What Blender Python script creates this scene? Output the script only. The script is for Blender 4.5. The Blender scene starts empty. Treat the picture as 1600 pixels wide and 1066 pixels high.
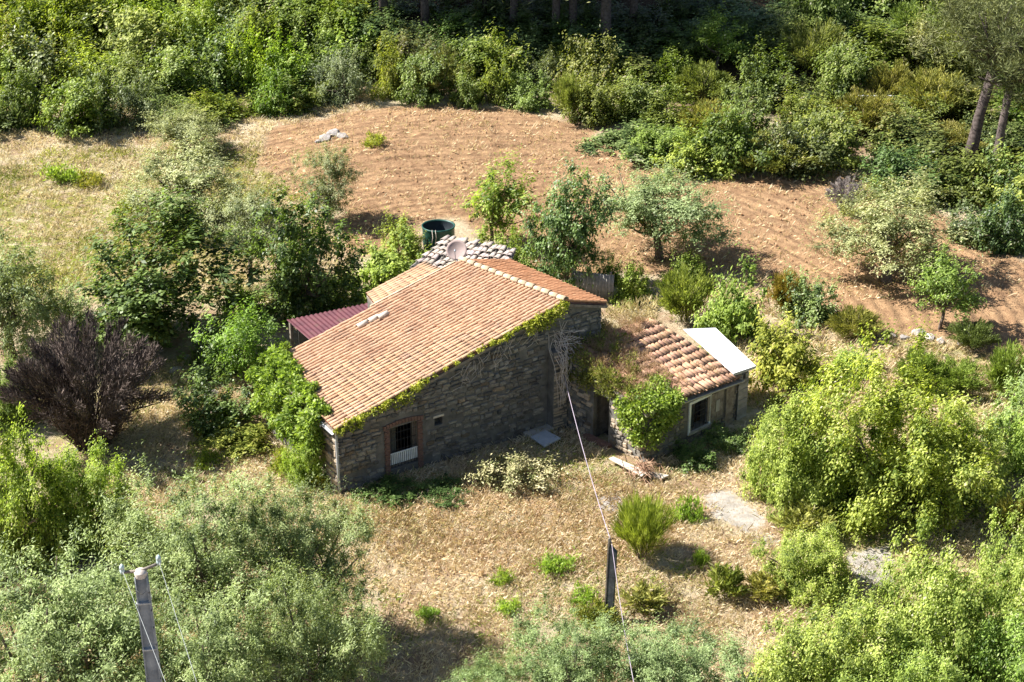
import bpy, math, random
import numpy as np
R = math.radians
# ------------------------------------------------------------------ camera, world, sun, exposure
F = 2600.0; TH = R(25); H = 28.0                     # focal length in photo pixels (1600 wide), pitch, height
P0 = np.array([0, -H/math.tan(TH), H])
FW = np.array([0, math.cos(TH), -math.sin(TH)]); UP = np.array([0, math.sin(TH), math.cos(TH)]); RT = np.array([1., 0, 0])
sc = bpy.context.scene
cam = bpy.data.cameras.new('camera'); camo = bpy.data.objects.new('camera', cam); sc.collection.objects.link(camo)
camo.location = P0; camo.rotation_euler = (math.pi/2-TH, 0, 0)
cam.sensor_width = 36; cam.lens = 36*F/1600; cam.clip_start = .5; cam.clip_end = 1000
sc.camera = camo
SUN_EL = R(47); SUN_AZ = math.atan2(-.985, .17)       # sun to the left and a little behind the house
w = bpy.data.worlds.new('World'); sc.world = w; w.use_nodes = True
nt = w.node_tree; bg = nt.nodes['Background']; sky = nt.nodes.new('ShaderNodeTexSky')
sky.sky_type = 'NISHITA'; sky.sun_disc = False; sky.sun_elevation = SUN_EL; sky.sun_rotation = SUN_AZ
nt.links.new(sky.outputs[0], bg.inputs[0]); bg.inputs[1].default_value = .055
sl = bpy.data.lights.new('sun', 'SUN'); sl.energy = 5.0; sl.angle = R(.5); sl.color = (1, .965, .90)
slo = bpy.data.objects.new('sun', sl); sc.collection.objects.link(slo); slo.location = (-40, 10, 60)
slo.rotation_euler = (math.pi/2-SUN_EL, 0, math.pi - SUN_AZ)   # checked below against the wanted direction
from mathutils import Vector, Matrix
_sd = Vector((math.sin(SUN_AZ)*math.cos(SUN_EL), math.cos(SUN_AZ)*math.cos(SUN_EL), math.sin(SUN_EL)))
slo.rotation_euler = _sd.to_track_quat('Z', 'Y').to_euler()
sc.view_settings.view_transform = 'Standard'; sc.view_settings.look = 'None'
sc.view_settings.exposure = 1.5; sc.view_settings.gamma = 1
sc.cycles.max_bounces = 4; sc.cycles.diffuse_bounces = 3; sc.cycles.transmission_bounces = 2; sc.cycles.caustics_reflective = False; sc.cycles.caustics_refractive = False; sc.cycles.transparent_max_bounces = 4

# ------------------------------------------------------------------ helpers
C = sc.collection
rng = np.random.default_rng(7)
random.seed(7)

def smooth(a, b, x):
    t = np.clip((x-a)/(b-a), 0, 1); return t*t*(3-2*t)
def T(x, y):
    """height of the ground"""
    b = np.maximum(0, y-9)
    z = .05*b*smooth(9, 16, y)
    e = y-(31+.0*x)
    z = z + .30*(np.sqrt(np.maximum(e, 0)**2+4)-2)*smooth(0, 3, e)
    z = z + .55*np.exp(-((x+6)**2/70+(y-23)**2/60))
    z = z + .12*np.sin(x*.31+1.3)*np.sin(y*.27)*smooth(6, 12, np.hypot(x+1, y+6)-4)
    return z
def ray(x, y): return FW+(x-800)/F*RT-(y-533)/F*UP
def at(x, y, h=0.0):
    """point h above the ground seen at photo pixel x, y"""
    d = ray(x, y); t = 20.0; g = lambda t: P0[2]+d[2]*t-h-float(T(P0[0]+d[0]*t, P0[1]+d[1]*t))
    if d[2] > -.05: t = 150
    while g(t) > 0 and t < 260: t += 1.5
    a, b = t-1.5, t
    for _ in range(14):
        m = (a+b)/2
        if g(m) > 0: a = m
        else: b = m
    return P0+d*b
def atz(x, y, z): d = ray(x, y); return P0+d*((z-P0[2])/d[2])
def depth(p): return float((np.asarray(p)-P0)@FW)
def scale(p): return F/depth(p)

# ---- materials
def nodes(m): return m.node_tree.nodes, m.node_tree.links
def new_mat(name, rough=.85, spec=.25):
    m = bpy.data.materials.new(name); m.use_nodes = True
    b = m.node_tree.nodes['Principled BSDF']; b.inputs['Roughness'].default_value = rough
    b.inputs['Specular IOR Level'].default_value = spec
    return m, b
def ramp(m, stops):
    r = m.node_tree.nodes.new('ShaderNodeValToRGB'); e = r.color_ramp.elements
    while len(e) < len(stops): e.new(.5)
    for k, (p, c) in enumerate(stops): e[k].position = p; e[k].color = (*c, 1)
    return r
def noise(m, scale_, detail=6, rough=.6, coord='Object', vec=None, dist=0):
    N, L = nodes(m); n = N.new('ShaderNodeTexNoise'); n.inputs['Scale'].default_value = scale_
    n.inputs['Detail'].default_value = detail; n.inputs['Roughness'].default_value = rough; n.inputs['Distortion'].default_value = dist
    if vec is None:
        t = N.new('ShaderNodeTexCoord'); vec = t.outputs[coord]
    L.new(vec, n.inputs['Vector']); return n
def mixc(m, fac, a, b, mode='MIX'):
    N, L = nodes(m); x = N.new('ShaderNodeMix'); x.data_type = 'RGBA'; x.blend_type = mode
    for s, v in ((0, fac), (6, a), (7, b)):
        if hasattr(v, 'is_output'): L.new(v, x.inputs[s])
        else: x.inputs[s].default_value = v if s == 0 else (*v, 1)
    return x.outputs[2]
def bump(m, b, height, strength, dist=.02):
    N, L = nodes(m); u = N.new('ShaderNodeBump'); u.inputs['Strength'].default_value = strength; u.inputs['Distance'].default_value = dist
    L.new(height, u.inputs['Height']); L.new(u.outputs[0], b.inputs['Normal'])
def simple(name, stops, sc_=8, rough=.85, spec=.25, bmp=0, coord='Object', objvar=0, detail=6, island=0, patch=0):
    """mottled material; objvar: brightness change from object to object"""
    m, b = new_mat(name, rough, spec); N, L = nodes(m)
    n = noise(m, sc_, detail, coord=coord); r = ramp(m, stops); L.new(n.outputs[0], r.inputs[0]); out = r.outputs[0]
    if objvar:
        oi = N.new('ShaderNodeObjectInfo'); mr = N.new('ShaderNodeMapRange')
        L.new(oi.outputs['Random'], mr.inputs[0]); mr.inputs[3].default_value = 1-objvar; mr.inputs[4].default_value = 1+objvar
        h = N.new('ShaderNodeHueSaturation'); L.new(out, h.inputs['Color']); L.new(mr.outputs[0], h.inputs['Value'])
        out = mixc(m, 1, h.outputs[0], oi.outputs['Color'], 'MULTIPLY')
    if patch:      # lichen and weathering in patches larger than one piece
        ge = N.new('ShaderNodeNewGeometry'); np_ = noise(m, .9, 7, .65, vec=ge.outputs['Position']); pr = ramp(m, [(.34, (1-patch, 1-patch, 1-patch*.9)), (.5, (1, 1, 1)), (.68, (1+patch*.35, 1+patch*.38, 1+patch*.3))])
        L.new(np_.outputs[0], pr.inputs[0]); out = mixc(m, 1, out, pr.outputs[0], 'MULTIPLY')
    if island:
        ge = N.new('ShaderNodeNewGeometry'); mr = N.new('ShaderNodeMapRange')
        L.new(ge.outputs['Random Per Island'], mr.inputs[0]); mr.inputs[3].default_value = 1-island; mr.inputs[4].default_value = 1+island
        h = N.new('ShaderNodeHueSaturation'); L.new(out, h.inputs['Color']); L.new(mr.outputs[0], h.inputs['Value']); out = h.outputs[0]
    L.new(out, b.inputs['Base Color'])
    if bmp: bump(m, b, n.outputs[0], bmp)
    return m
def leaf_mat(name, dark, light, trans=.3, rough=.55, spec=.3, tcol=(1.15, 1.15, .6), stops=None):
    m, b = new_mat(name, rough, spec); N, L = nodes(m)
    a = N.new('ShaderNodeAttribute'); a.attribute_name = 'lv'
    r = ramp(m, stops or [(.12, dark), (.5, tuple((a_+b_)*.45 for a_, b_ in zip(dark, light))), (.84, light), (.93, tuple(max(light)*k for k in (.95, .85, .6)))]); L.new(a.outputs['Fac'], r.inputs[0])
    oi = N.new('ShaderNodeObjectInfo'); c = mixc(m, 1, r.outputs[0], oi.outputs['Color'], 'MULTIPLY')
    L.new(c, b.inputs['Base Color'])
    if trans:
        t = N.new('ShaderNodeBsdfTranslucent'); L.new(mixc(m, 1, c, tcol, 'MULTIPLY'), t.inputs[0])
        x = N.new('ShaderNodeMixShader'); x.inputs[0].default_value = trans
        L.new(b.outputs[0], x.inputs[1]); L.new(t.outputs[0], x.inputs[2])
        L.new(x.outputs[0], N['Material Output'].inputs[0])
    return m

M = {}
M['olive'] = leaf_mat('olive_leaf', (.080, .105, .040), (.51, .53, .29), .34, .5, .3, (1.2, 1.25, .6))
M['broad'] = leaf_mat('broad_leaf', (.055, .095, .014), (.42, .50, .125), .44, .5, .3, (1.2, 1.3, .5))
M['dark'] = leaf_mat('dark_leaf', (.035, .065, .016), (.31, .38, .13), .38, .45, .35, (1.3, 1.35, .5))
M['lime'] = leaf_mat('lime_leaf', (.085, .135, .014), (.58, .63, .165), .44, .55, .25, (1.2, 1.25, .5))
M['pine'] = leaf_mat('pine_needle', (.075, .090, .034), (.36, .36, .15), .2, .6, .2)
M['broom'] = leaf_mat('broom_stem', (.09, .12, .02), (.50, .51, .16), .36, .65, .15)
M['dead'] = leaf_mat('dead_twig', (.060, .049, .042), (.215, .180, .155), 0, .9, .1)
M['straw'] = leaf_mat('dry_grass', (.42, .30, .16), (.80, .67, .43), .35, .8, .1, (1.1, 1.0, .75), [(.10, (.28, .21, .14)), (.27, (.38, .37, .17)), (.40, (.58, .50, .31)), (.52, (.53, .42, .31)), (.66, (.66, .57, .40)), (.9, (.86, .79, .62))])
M['flower'] = leaf_mat('flowering_leaf', (.11, .13, .04), (.56, .50, .30), .3, .6, .2, (1, 1, .8))
M['bark'] = simple('bark', [(.3, (.07, .052, .042)), (.7, (.20, .16, .13))], 14, .95, .1, .5, objvar=.15)
M['palebark'] = simple('pine_bark', [(.3, (.05, .038, .034)), (.7, (.15, .12, .11))], 7, .95, .1, .6, objvar=.1)

# ---- mesh building
def link(o, parent=None):
    C.objects.link(o)
    if parent is not None: o.parent = parent
    return o
def tag(o, label=None, cat=None, group=None, kind=None):
    for k, v in (('label', label), ('category', cat), ('group', group), ('kind', kind)):
        if v: o[k] = v
    return o
def empty(name, loc, rz=0, label=None, cat=None, group=None):
    o = bpy.data.objects.new(name, None); o.location = loc; o.rotation_euler = (0, 0, rz); o.empty_display_size = .3
    link(o); return tag(o, label, cat, group)
def np_mesh(name, V, Fq, mat, lv=None, shade=False):
    """V (n,3), Fq (m,k) all faces with k corners"""
    me = bpy.data.meshes.new(name); V = np.asarray(V, np.float32); Fq = np.asarray(Fq, np.int32); k = Fq.shape[1]
    me.vertices.add(len(V)); me.vertices.foreach_set('co', V.ravel())
    me.loops.add(Fq.size); me.loops.foreach_set('vertex_index', Fq.ravel())
    me.polygons.add(len(Fq)); me.polygons.foreach_set('loop_start', np.arange(0, Fq.size, k, dtype=np.int32))
    me.polygons.foreach_set('loop_total', np.full(len(Fq), k, np.int32))
    if shade: me.polygons.foreach_set('use_smooth', np.ones(len(Fq), bool))
    me.update(calc_edges=True)
    if lv is not None:
        a = me.attributes.new('lv', 'FLOAT', 'POINT'); a.data.foreach_set('value', np.asarray(lv, np.float32))
    me.materials.append(mat); return me
class MB:
    def __init__(s): s.v = []; s.f = []
    def add(s, vs, fs):
        n = len(s.v); s.v += [tuple(map(float, p)) for p in vs]; s.f += [tuple(i+n for i in f) for f in fs]; return s
    def box(s, x0, x1, y0, y1, z0, z1):
        return s.add([(x, y, z) for z in (z0, z1) for x, y in ((x0, y0), (x1, y0), (x1, y1), (x0, y1))],
                     [(3, 2, 1, 0), (4, 5, 6, 7), (0, 1, 5, 4), (1, 2, 6, 5), (2, 3, 7, 6), (3, 0, 4, 7)])
    def hexa(s, b, t):      # bottom ring, top ring of equal count
        n = len(b)
        return s.add(list(b)+list(t), [tuple(range(n))[::-1], tuple(range(n, 2*n))]+[(i, (i+1) % n, n+(i+1) % n, n+i) for i in range(n)])
    def wall(s, p0, p1, z0, z1a, z1b, thick):
        """upright slab from p0 to p1 (plan), its outer face on that line; top may slope"""
        p0 = np.array(p0, float); p1 = np.array(p1, float); d = (p1-p0)/np.linalg.norm(p1-p0); n = np.array([-d[1], d[0]])*thick
        za, zb = (z0 if np.ndim(z0) else (z0, z0))
        return s.hexa([(*p0, za), (*p1, zb), (*(p1+n), zb), (*(p0+n), za)], [(*p0, z1a), (*p1, z1b), (*(p1+n), z1b), (*(p0+n), z1a)])
    def tube(s, pts, r, seg=6, cap=True):
        pts = [np.array(p, float) for p in pts]; n = len(pts); rr = [r]*n if not np.ndim(r) else list(r); rings = []
        for i, p in enumerate(pts):
            d = pts[min(i+1, n-1)]-pts[max(i-1, 0)]; d = d/(np.linalg.norm(d)+1e-9)
            a = np.cross(d, (0, 0, 1) if abs(d[2]) < .9 else (1, 0, 0)); a /= np.linalg.norm(a); b = np.cross(d, a)
            rings.append([p+rr[i]*(math.cos(2*math.pi*k/seg)*a+math.sin(2*math.pi*k/seg)*b) for k in range(seg)])
        vs = [q for r_ in rings for q in r_]
        fs = [(i*seg+k, i*seg+(k+1) % seg, (i+1)*seg+(k+1) % seg, (i+1)*seg+k) for i in range(n-1) for k in range(seg)]
        if cap: fs += [tuple(range(seg))[::-1], tuple((n-1)*seg+k for k in range(seg))]
        return s.add(vs, fs)
    def lathe(s, prof, seg=24, c=(0, 0)):
        vs = [(c[0]+r*math.cos(2*math.pi*k/seg), c[1]+r*math.sin(2*math.pi*k/seg), z) for r, z in prof for k in range(seg)]
        fs = [(i*seg+k, i*seg+(k+1) % seg, (i+1)*seg+(k+1) % seg, (i+1)*seg+k) for i in range(len(prof)-1) for k in range(seg)]
        return s.add(vs, fs)
    def mesh(s, name, mat, shade=False, off=(0, 0, 0)):
        me = bpy.data.meshes.new(name); o = np.array(off)
        me.from_pydata([tuple(np.array(p)-o) for p in s.v], [], s.f); me.materials.append(mat)
        if shade: me.polygons.foreach_set('use_smooth', np.ones(len(me.polygons), bool))
        me.update(); return me
    def build(s, name, mat, parent=None, shade=False, off=(0, 0, 0), bevel=0, loc=None):
        o = bpy.data.objects.new(name, s.mesh(name, mat, shade, off)); link(o, parent)
        if loc is not None: o.location = loc
        if bevel:
            m = o.modifiers.new('bevel', 'BEVEL'); m.width = bevel; m.segments = 2; m.limit_method = 'ANGLE'
        return o

# ---- foliage prototypes
def unit(n, g): d = g.normal(size=(n, 3)); return d/np.linalg.norm(d, axis=1)[:, None]
def leaves(P, D, Ln, Wd, g, flat=0.0, Nt=None):
    """rhombus leaves at P pointing along D; Nt: the way the blades face"""
    n = len(P)
    if Nt is not None:
        Nn = Nt+unit(n, g)*.55; Nn /= np.linalg.norm(Nn, axis=1)[:, None]+1e-6
        D = D-Nn*np.sum(D*Nn, 1)[:, None]; D /= np.linalg.norm(D, axis=1)[:, None]+1e-6; S = np.cross(Nn, D)
    else:
        rnd = unit(n, g)
        if flat: rnd = rnd*(1-flat)+np.array([0, 0, 1.])*flat
        S = np.cross(D, rnd); S /= np.linalg.norm(S, axis=1)[:, None]+1e-6; Nn = np.cross(S, D)
    Ln = Ln*g.uniform(.65, 1.25, n)[:, None]; Wd = Wd*g.uniform(.7, 1.2, n)[:, None]
    V = np.stack([P, P+D*Ln*.45+S*Wd*.5+Nn*Ln*.06, P+D*Ln, P+D*Ln*.45-S*Wd*.5+Nn*Ln*.06], 1).reshape(-1, 3)
    return V, np.arange(4*n).reshape(-1, 4)
def crown(name, mat, a, c, dome, ncl, nl, Ln, Wd, seed, rc=.3, hollow=.5, flat=.35, upb=.35, lump=.22, up_tilt=0., nsub=6, face=1.0, sdist=(.35, .62), srad=(.36, .58), tail=1.7, stretch=1.7):
    """crown of leaf clumps gathered in a few lobes. a: half width, c: half height (tree) or height (dome standing on the ground)"""
    g = np.random.default_rng(seed)
    sub = unit(nsub, g); sub[:, 2] = np.abs(sub[:, 2])*.9 if dome else sub[:, 2]*.75
    th = np.arange(nsub)*2.4+g.uniform(0, 6); hr = np.hypot(sub[:, 0], sub[:, 1]); sub[:, 0], sub[:, 1] = hr*np.cos(th), hr*np.sin(th)
    sub = sub*g.uniform(*sdist, nsub)[:, None]; sr = g.uniform(*srad, nsub)
    sub = np.concatenate([sub, [[0, 0, .12]]]); sr = np.append(sr, .62 if nsub < 10 else .5)
    bi = g.choice(nsub+1, ncl, p=sr**2/np.sum(sr**2))
    d = unit(ncl, g)
    r = (hollow+(1-hollow)*g.random(ncl)**.6)*(1+g.normal(0, .10, ncl))
    cc = sub[bi]+d*(r*sr[bi])[:, None]
    if dome: cc[:, 2] = np.abs(cc[:, 2])
    cr = rc*g.uniform(.45, 1.3, ncl)
    ci = g.choice(ncl, nl, p=cr**1.7/np.sum(cr**1.7))
    q = unit(nl, g); q[:, 2] = np.where(g.random(nl) < upb, np.abs(q[:, 2]), q[:, 2])
    rr = cr[ci]*np.minimum(np.abs(g.normal(0, .62, nl)), tail)
    ax_ = d+unit(ncl, g)*.8+np.array([0, 0, .35]); ax_ /= np.linalg.norm(ax_, axis=1)[:, None]; ax_ = ax_[ci]; al = np.sum(q*ax_, 1)[:, None]
    P = cc[ci]+((q-ax_*al)*(1.2-.28*stretch)+ax_*al*stretch)*rr[:, None]
    if dome: P[:, 2] = np.abs(P[:, 2])
    hx = np.percentile(np.hypot(P[:, 0], P[:, 1]), 93); zt_ = np.percentile(P[:, 2], 98.5); zb_ = 0 if dome else np.percentile(P[:, 2], 2)
    if not dome: P[:, 2] -= (zt_+zb_)/2; cc[:, 2] -= (zt_+zb_)/2; zt_ = (zt_-zb_)/2
    nrm_ = np.array([a/hx, a/hx, c/zt_]); P = P*nrm_; cc = cc*nrm_
    D = q*.5+unit(nl, g)*.8+np.array([0, 0, up_tilt]); D /= np.linalg.norm(D, axis=1)[:, None]
    Nt = (q*.45+d[ci]*.35+np.array([0, 0, .3])+np.array(_sd)*.75)*face if face else None   # leaves turn towards the light
    V, Fq = leaves(P, D, Ln, Wd, g, flat, Nt)
    cv = g.random(ncl); lv = np.clip(.45*cv[ci]+.55*g.random(nl)+.0, 0, 1)
    me = np_mesh(name, V, Fq, mat, np.repeat(lv, 4)); return me, cc
def upright(name, mat, a, h, nst, nl, Ln, Wd, seed, spread=.9, jit=.35, lowest=.15, clump=.10):
    """many stems fanning up from the base, each with thin shoots along it"""
    g = np.random.default_rng(seed); az = g.uniform(0, 2*math.pi, nst); el = np.sqrt(g.random(nst))*spread
    tip = np.stack([np.cos(az)*np.sin(el*1.25)*a, np.sin(az)*np.sin(el*1.25)*a, np.cos(el*1.05)*h*g.uniform(.75, 1.05, nst)], 1)
    foot = np.stack([np.cos(az)*.12*a, np.sin(az)*.12*a, np.zeros(nst)], 1)
    si = g.integers(0, nst, nl); t = (lowest+(1-lowest)*g.random(nl)**.75)[:, None]
    P = foot[si]*(1-t)+tip[si]*t+np.array([0, 0, 1])*h*.12*np.sin(t*math.pi)+g.normal(0, clump, (nl, 3))*a*(.4+.6*(1-t))
    P[:, 2] = np.abs(P[:, 2])
    D = tip[si]-foot[si]; D /= np.linalg.norm(D, axis=1)[:, None]; D = D+unit(nl, g)*jit; D /= np.linalg.norm(D, axis=1)[:, None]
    V, Fq = leaves(P, D, Ln, Wd, g); cv = g.random(nst)
    return np_mesh(name, V, Fq, mat, np.repeat(np.clip(.5*cv[si]+.5*g.random(nl), 0, 1), 4)), tip
def trunk_tree(name, mat, a, zc, c, seed, r0=.16, nlimb=7, fork=.45, cc=None, lean=.1):
    """trunk from z=0, forking, limbs running into the crown centred at height zc"""
    g = np.random.default_rng(seed); mb = MB(); top = np.array([g.normal(0, lean)*a*.3, g.normal(0, lean)*a*.3, zc*fork+.0])
    mid = top*.5+np.array([g.normal(0, .06), g.normal(0, .06), 0])
    mb.tube([(0, 0, -.15), (mid[0]*.3, mid[1]*.3, zc*fork*.25), mid, top], [r0*1.35, r0*1.05, r0*.9, r0*.85], 8)
    for k in range(nlimb):
        q = cc[g.integers(len(cc))]+np.array([0, 0, zc]); m = top*.45+q*.55+np.array([0, 0, -.10*c]); m2 = (top+m)/2+np.array([g.normal(0, .1)*a*.3, g.normal(0, .1)*a*.3, 0])
        mb.tube([top-np.array([0, 0, .05]), m2, m, q], [r0*.6, r0*.45, r0*.32, r0*.1], 6)
        for _ in range(3):
            q2 = cc[g.integers(len(cc))]+np.array([0, 0, zc])
            if np.linalg.norm(q2-m) < a*.9: mb.tube([m, (m+q2)/2+np.array([0, 0, .05]), q2], [r0*.25, r0*.16, r0*.06], 5)
    return mb.mesh(name, mat, True)
def stems(name, mat, a, h, cc, seed, r0=.04, n=9):
    g = np.random.default_rng(seed); mb = MB()
    for k in range(n):
        q = cc[g.integers(len(cc))]*.92; b = np.array([g.normal(0, .08)*a, g.normal(0, .08)*a, -.1])
        m = b*.5+q*.5+np.array([0, 0, .12*h]); mb.tube([b, m, q], [r0, r0*.7, r0*.25], 5)
    return mb.mesh(name, mat, True)

PROTO = {}
def make_tree_proto(kind, mat, a, c, zc, n, bark='bark', r0=.16, nlimb=7, fork=.45, **kw):
    PROTO[kind] = []
    for k in range(n):
        me, cc = crown('crown', M[mat], a, c, False, seed=hash_(kind)+k, **kw)
        PROTO[kind].append((me, trunk_tree('trunk', M[bark], a, zc, c, hash_(kind)+50+k, r0, nlimb, fork, cc), a, c, zc))
def make_bush_proto(kind, mat, a, h, n, r0=.035, **kw):
    PROTO[kind] = []
    for k in range(n):
        me, cc = crown('foliage', M[mat], a, h, True, seed=hash_(kind)+k, **kw)
        PROTO[kind].append((me, stems('stems', M['bark'], a, h, cc, hash_(kind)+50+k, r0), a, h, 0))
def make_upright_proto(kind, mat, a, h, n, r0=.02, nstem=14, **kw):
    PROTO[kind] = []
    for k in range(n):
        me, cc = upright('foliage', M[mat], a, h, seed=hash_(kind)+k, **kw)
        PROTO[kind].append((me, stems('stems', M['bark'], a, h, cc, hash_(kind)+50+k, r0, nstem), a, h, 0))
def hash_(s): return sum(ord(ch)*(i+3) for i, ch in enumerate(s)) % 9973
# mid-distance
make_tree_proto('olive', 'olive', 2.2, 1.5, 2.6, 3, ncl=170, nl=25000, Ln=.13, Wd=.046, rc=.19, hollow=.4, r0=.15, nsub=7)
make_tree_proto('leafy', 'dark', 2.4, 2.2, 2.8, 3, ncl=190, nl=15500, Ln=.18, Wd=.105, rc=.16, hollow=.4, r0=.14, nsub=8)
make_tree_proto('young', 'broad', 1.3, 1.2, 2.0, 3, ncl=90, nl=5200, Ln=.16, Wd=.06, rc=.2, hollow=.3, r0=.07)
make_tree_proto('pine', 'pine', 3.6, 3.0, 9., 3, bark='palebark', r0=.3, nlimb=10, fork=.72, ncl=75, nl=15000, Ln=.3, Wd=.034, rc=.22, hollow=.3, face=0, flat=0, up_tilt=.5, nsub=8)
make_tree_proto('woodpine', 'pine', 3.6, 3.0, 9., 2, bark='palebark', r0=.3, nlimb=10, fork=.72, ncl=110, nl=16000, Ln=.4, Wd=.06, rc=.24, hollow=.2, face=0, flat=0, up_tilt=.3, nsub=8)  # crowns made denser to keep the undergrowth in shade
make_bush_proto('maquis', 'broad', 1.5, 1.8, 5, ncl=120, nl=9000, Ln=.145, Wd=.07, rc=.17, hollow=.5)
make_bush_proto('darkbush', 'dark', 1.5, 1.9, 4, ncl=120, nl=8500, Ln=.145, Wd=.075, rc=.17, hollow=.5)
make_bush_proto('limebush', 'lime', 1.5, 1.6, 4, ncl=115, nl=7200, Ln=.16, Wd=.07, rc=.165, hollow=.5)
make_bush_proto('greybush', 'olive', 1.5, 1.8, 3, ncl=110, nl=7600, Ln=.15, Wd=.045, rc=.17, hollow=.5)
make_upright_proto('heath', 'broom', 1.4, 1.8, 4, nst=60, nl=8500, Ln=.18, Wd=.036, clump=.11, jit=.6, spread=1.05)
# large plants near the camera
make_tree_proto('bigolive', 'olive', 2.9, 2.0, 3.0, 3, ncl=340, nl=60000, Ln=.12, Wd=.034, rc=.12, hollow=.45, r0=.18, nlimb=14, nsub=11, face=.7, sdist=(.4, .68), srad=(.28, .46))
make_bush_proto('bramble', 'lime', 3.0, 2.6, 3, ncl=420, nl=60000, Ln=.11, Wd=.062, rc=.105, hollow=.6, nsub=10, sdist=(.35, .6), srad=(.36, .5), tail=1.1, stretch=1.0, r0=.05)
make_bush_proto('softbush', 'broad', 2.4, 2.2, 3, ncl=330, nl=50000, Ln=.1, Wd=.05, rc=.11, hollow=.55, nsub=10, sdist=(.38, .62), srad=(.34, .48), tail=1.2, stretch=1.1, r0=.05)
make_upright_proto('broom', 'broom', 1.0, 1.3, 2, nst=90, nl=9000, Ln=.2, Wd=.016, clump=.10, jit=.25)
make_upright_proto('dead', 'dead', 2.2, 2.7, 1, nst=85, nl=38000, Ln=.17, Wd=.02, clump=.046, jit=.62, lowest=.06, r0=.028, nstem=60, spread=1.0)
make_bush_proto('flowering', 'flower', 1.4, .9, 1, ncl=110, nl=7500, Ln=.1, Wd=.055, rc=.18, hollow=.5)
make_bush_proto('weeds', 'lime', .6, .5, 4, ncl=34, nl=1100, Ln=.15, Wd=.04, rc=.3, hollow=.2, up_tilt=.7, r0=.01, face=0)
make_upright_proto('spikes', 'broom', .45, .7, 3, nst=30, nl=1300, Ln=.16, Wd=.035, clump=.12, jit=.8, r0=.01, nstem=8, spread=1.1)
COUNT = {}
def place(kind, loc, sx, sz, zc, name, label, cat, tint, group, rz=None, tint2=None):
    k = COUNT.get(kind, 0); COUNT[kind] = k+1; P = PROTO[kind]; me, tr, a0, c0, zc0 = P[k % len(P)]
    o = empty(name, loc, random.uniform(-.7, .7) if rz is None else rz, label, cat, group)
    f = bpy.data.objects.new('crown' if zc0 else 'foliage', me); link(f, o); f.color = (*tint, 1)
    if kind == 'weeds': sz *= .7
    f.scale = (sx/a0, sx/a0, sz/c0); f.location = (0, 0, zc)
    t = bpy.data.objects.new('trunk' if zc0 else 'stems', tr); link(t, o)
    t.scale = (sx/a0, sx/a0, zc/zc0 if zc0 else sz/c0)
    return o
def tree(kind, x0, y0, x1, y1, bx, by, label, tint=(1, 1, 1), name=None, cat='tree', group=None):
    """crown box and trunk foot given in photo pixels"""
    p = at(bx, by); s = scale(p); a = (x1-x0)/2/s; vv = (y1-y0)/2/s
    c = math.sqrt(max((vv**2-(.42*a)**2)/.82, (.55*a)**2)); zc = max((by-(y0+y1)/2)/s/.9, c*.8)
    return place(kind, p, a*1.02, c, zc, name or 'tree', label, cat, tint, group)
def bush(kind, x0, y0, x1, y1, label, tint=(1, 1, 1), name='shrub', cat='shrub', group=None):
    by = y1-.19*(x1-x0); p = at((x0+x1)/2, by); s = scale(p); a = (x1-x0)/2/s
    h = math.sqrt(max(((by-y0)/s)**2-(.42*a)**2, (.35*a)**2))/.9
    return place(kind, p, a, h, 0, name, label, cat, tint, group)

# ------------------------------------------------------------------ the ground
def axis(segs):
    out = []
    for a, b, s in segs: out += list(np.arange(a, b, s))
    return np.array(out+[segs[-1][1]])
def inpoly(x, y, poly):
    r = np.zeros(x.shape, bool); n = len(poly)
    for i in range(n):
        (x1, y1), (x2, y2) = poly[i], poly[(i+1) % n]
        c = ((y1 > y) != (y2 > y)) & (x < (x2-x1)*(y-y1)/(y2-y1+1e-12)+x1); r ^= c
    return r
FIELD_PX = [(425, 205), (560, 172), (700, 165), (830, 172), (1000, 235), (1090, 285), (1300, 262), (1400, 300), (1620, 410), (1640, 560), (1500, 540),
            (1400, 520), (1300, 505), (1210, 440), (1130, 425), (1050, 420), (935, 430), (900, 440), (720, 345), (640, 350), (600, 400), (540, 395), (520, 330), (455, 300), (400, 260)]
FIELD = [tuple(at(x, y)[:2]) for x, y in FIELD_PX]
xs = axis([(-150, -34, 4), (-34, -16, .5), (-16, 32, .21), (32, 150, 4)])
ys = axis([(-62, -26, 3), (-26, 2, .25), (2, 36, .21), (36, 62, .8), (62, 150, 4)])
X, Y = np.meshgrid(xs, ys, indexing='ij')
def vnoise(x, y, s, seed):
    g = np.random.default_rng(seed); r = 0
    for k in range(7):
        a = g.uniform(0, 6.28); f = s*g.uniform(.6, 1.7); r = r+np.sin((x*math.cos(a)+y*math.sin(a))*f+g.uniform(0, 6.28))
    return r/4
jx, jy = X+vnoise(X, Y, 1.4, 1)*.6, Y+vnoise(X, Y, 1.4, 2)*.6
till = inpoly(jx, jy, FIELD).astype(float)
for _ in range(2): till[1:-1, 1:-1] = (till[1:-1, 1:-1]*2+till[:-2, 1:-1]+till[2:, 1:-1]+till[1:-1, :-2]+till[1:-1, 2:])/6
rad = np.hypot(X-1, (Y-3)*1.05)+.5*vnoise(X, Y, .35, 3)
_g = np.random.default_rng(5); CL = _g.normal(0, 1, X.shape); CL[1:-1, 1:-1] = (CL[1:-1, 1:-1]*2+CL[:-2, 1:-1]+CL[2:, 1:-1]+CL[1:-1, :-2]+CL[1:-1, 2:])/6; CL *= .036
Z = T(X, Y)+till*(.065*np.sin(rad*2*math.pi/.95)*np.clip(.45+.7*vnoise(X, Y, .8, 41), 0, 1.2)+CL) + (1-till)*.03*vnoise(X, Y, 2.2, 5)
nx, ny = X.shape; idx = np.arange(nx*ny).reshape(nx, ny)
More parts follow.
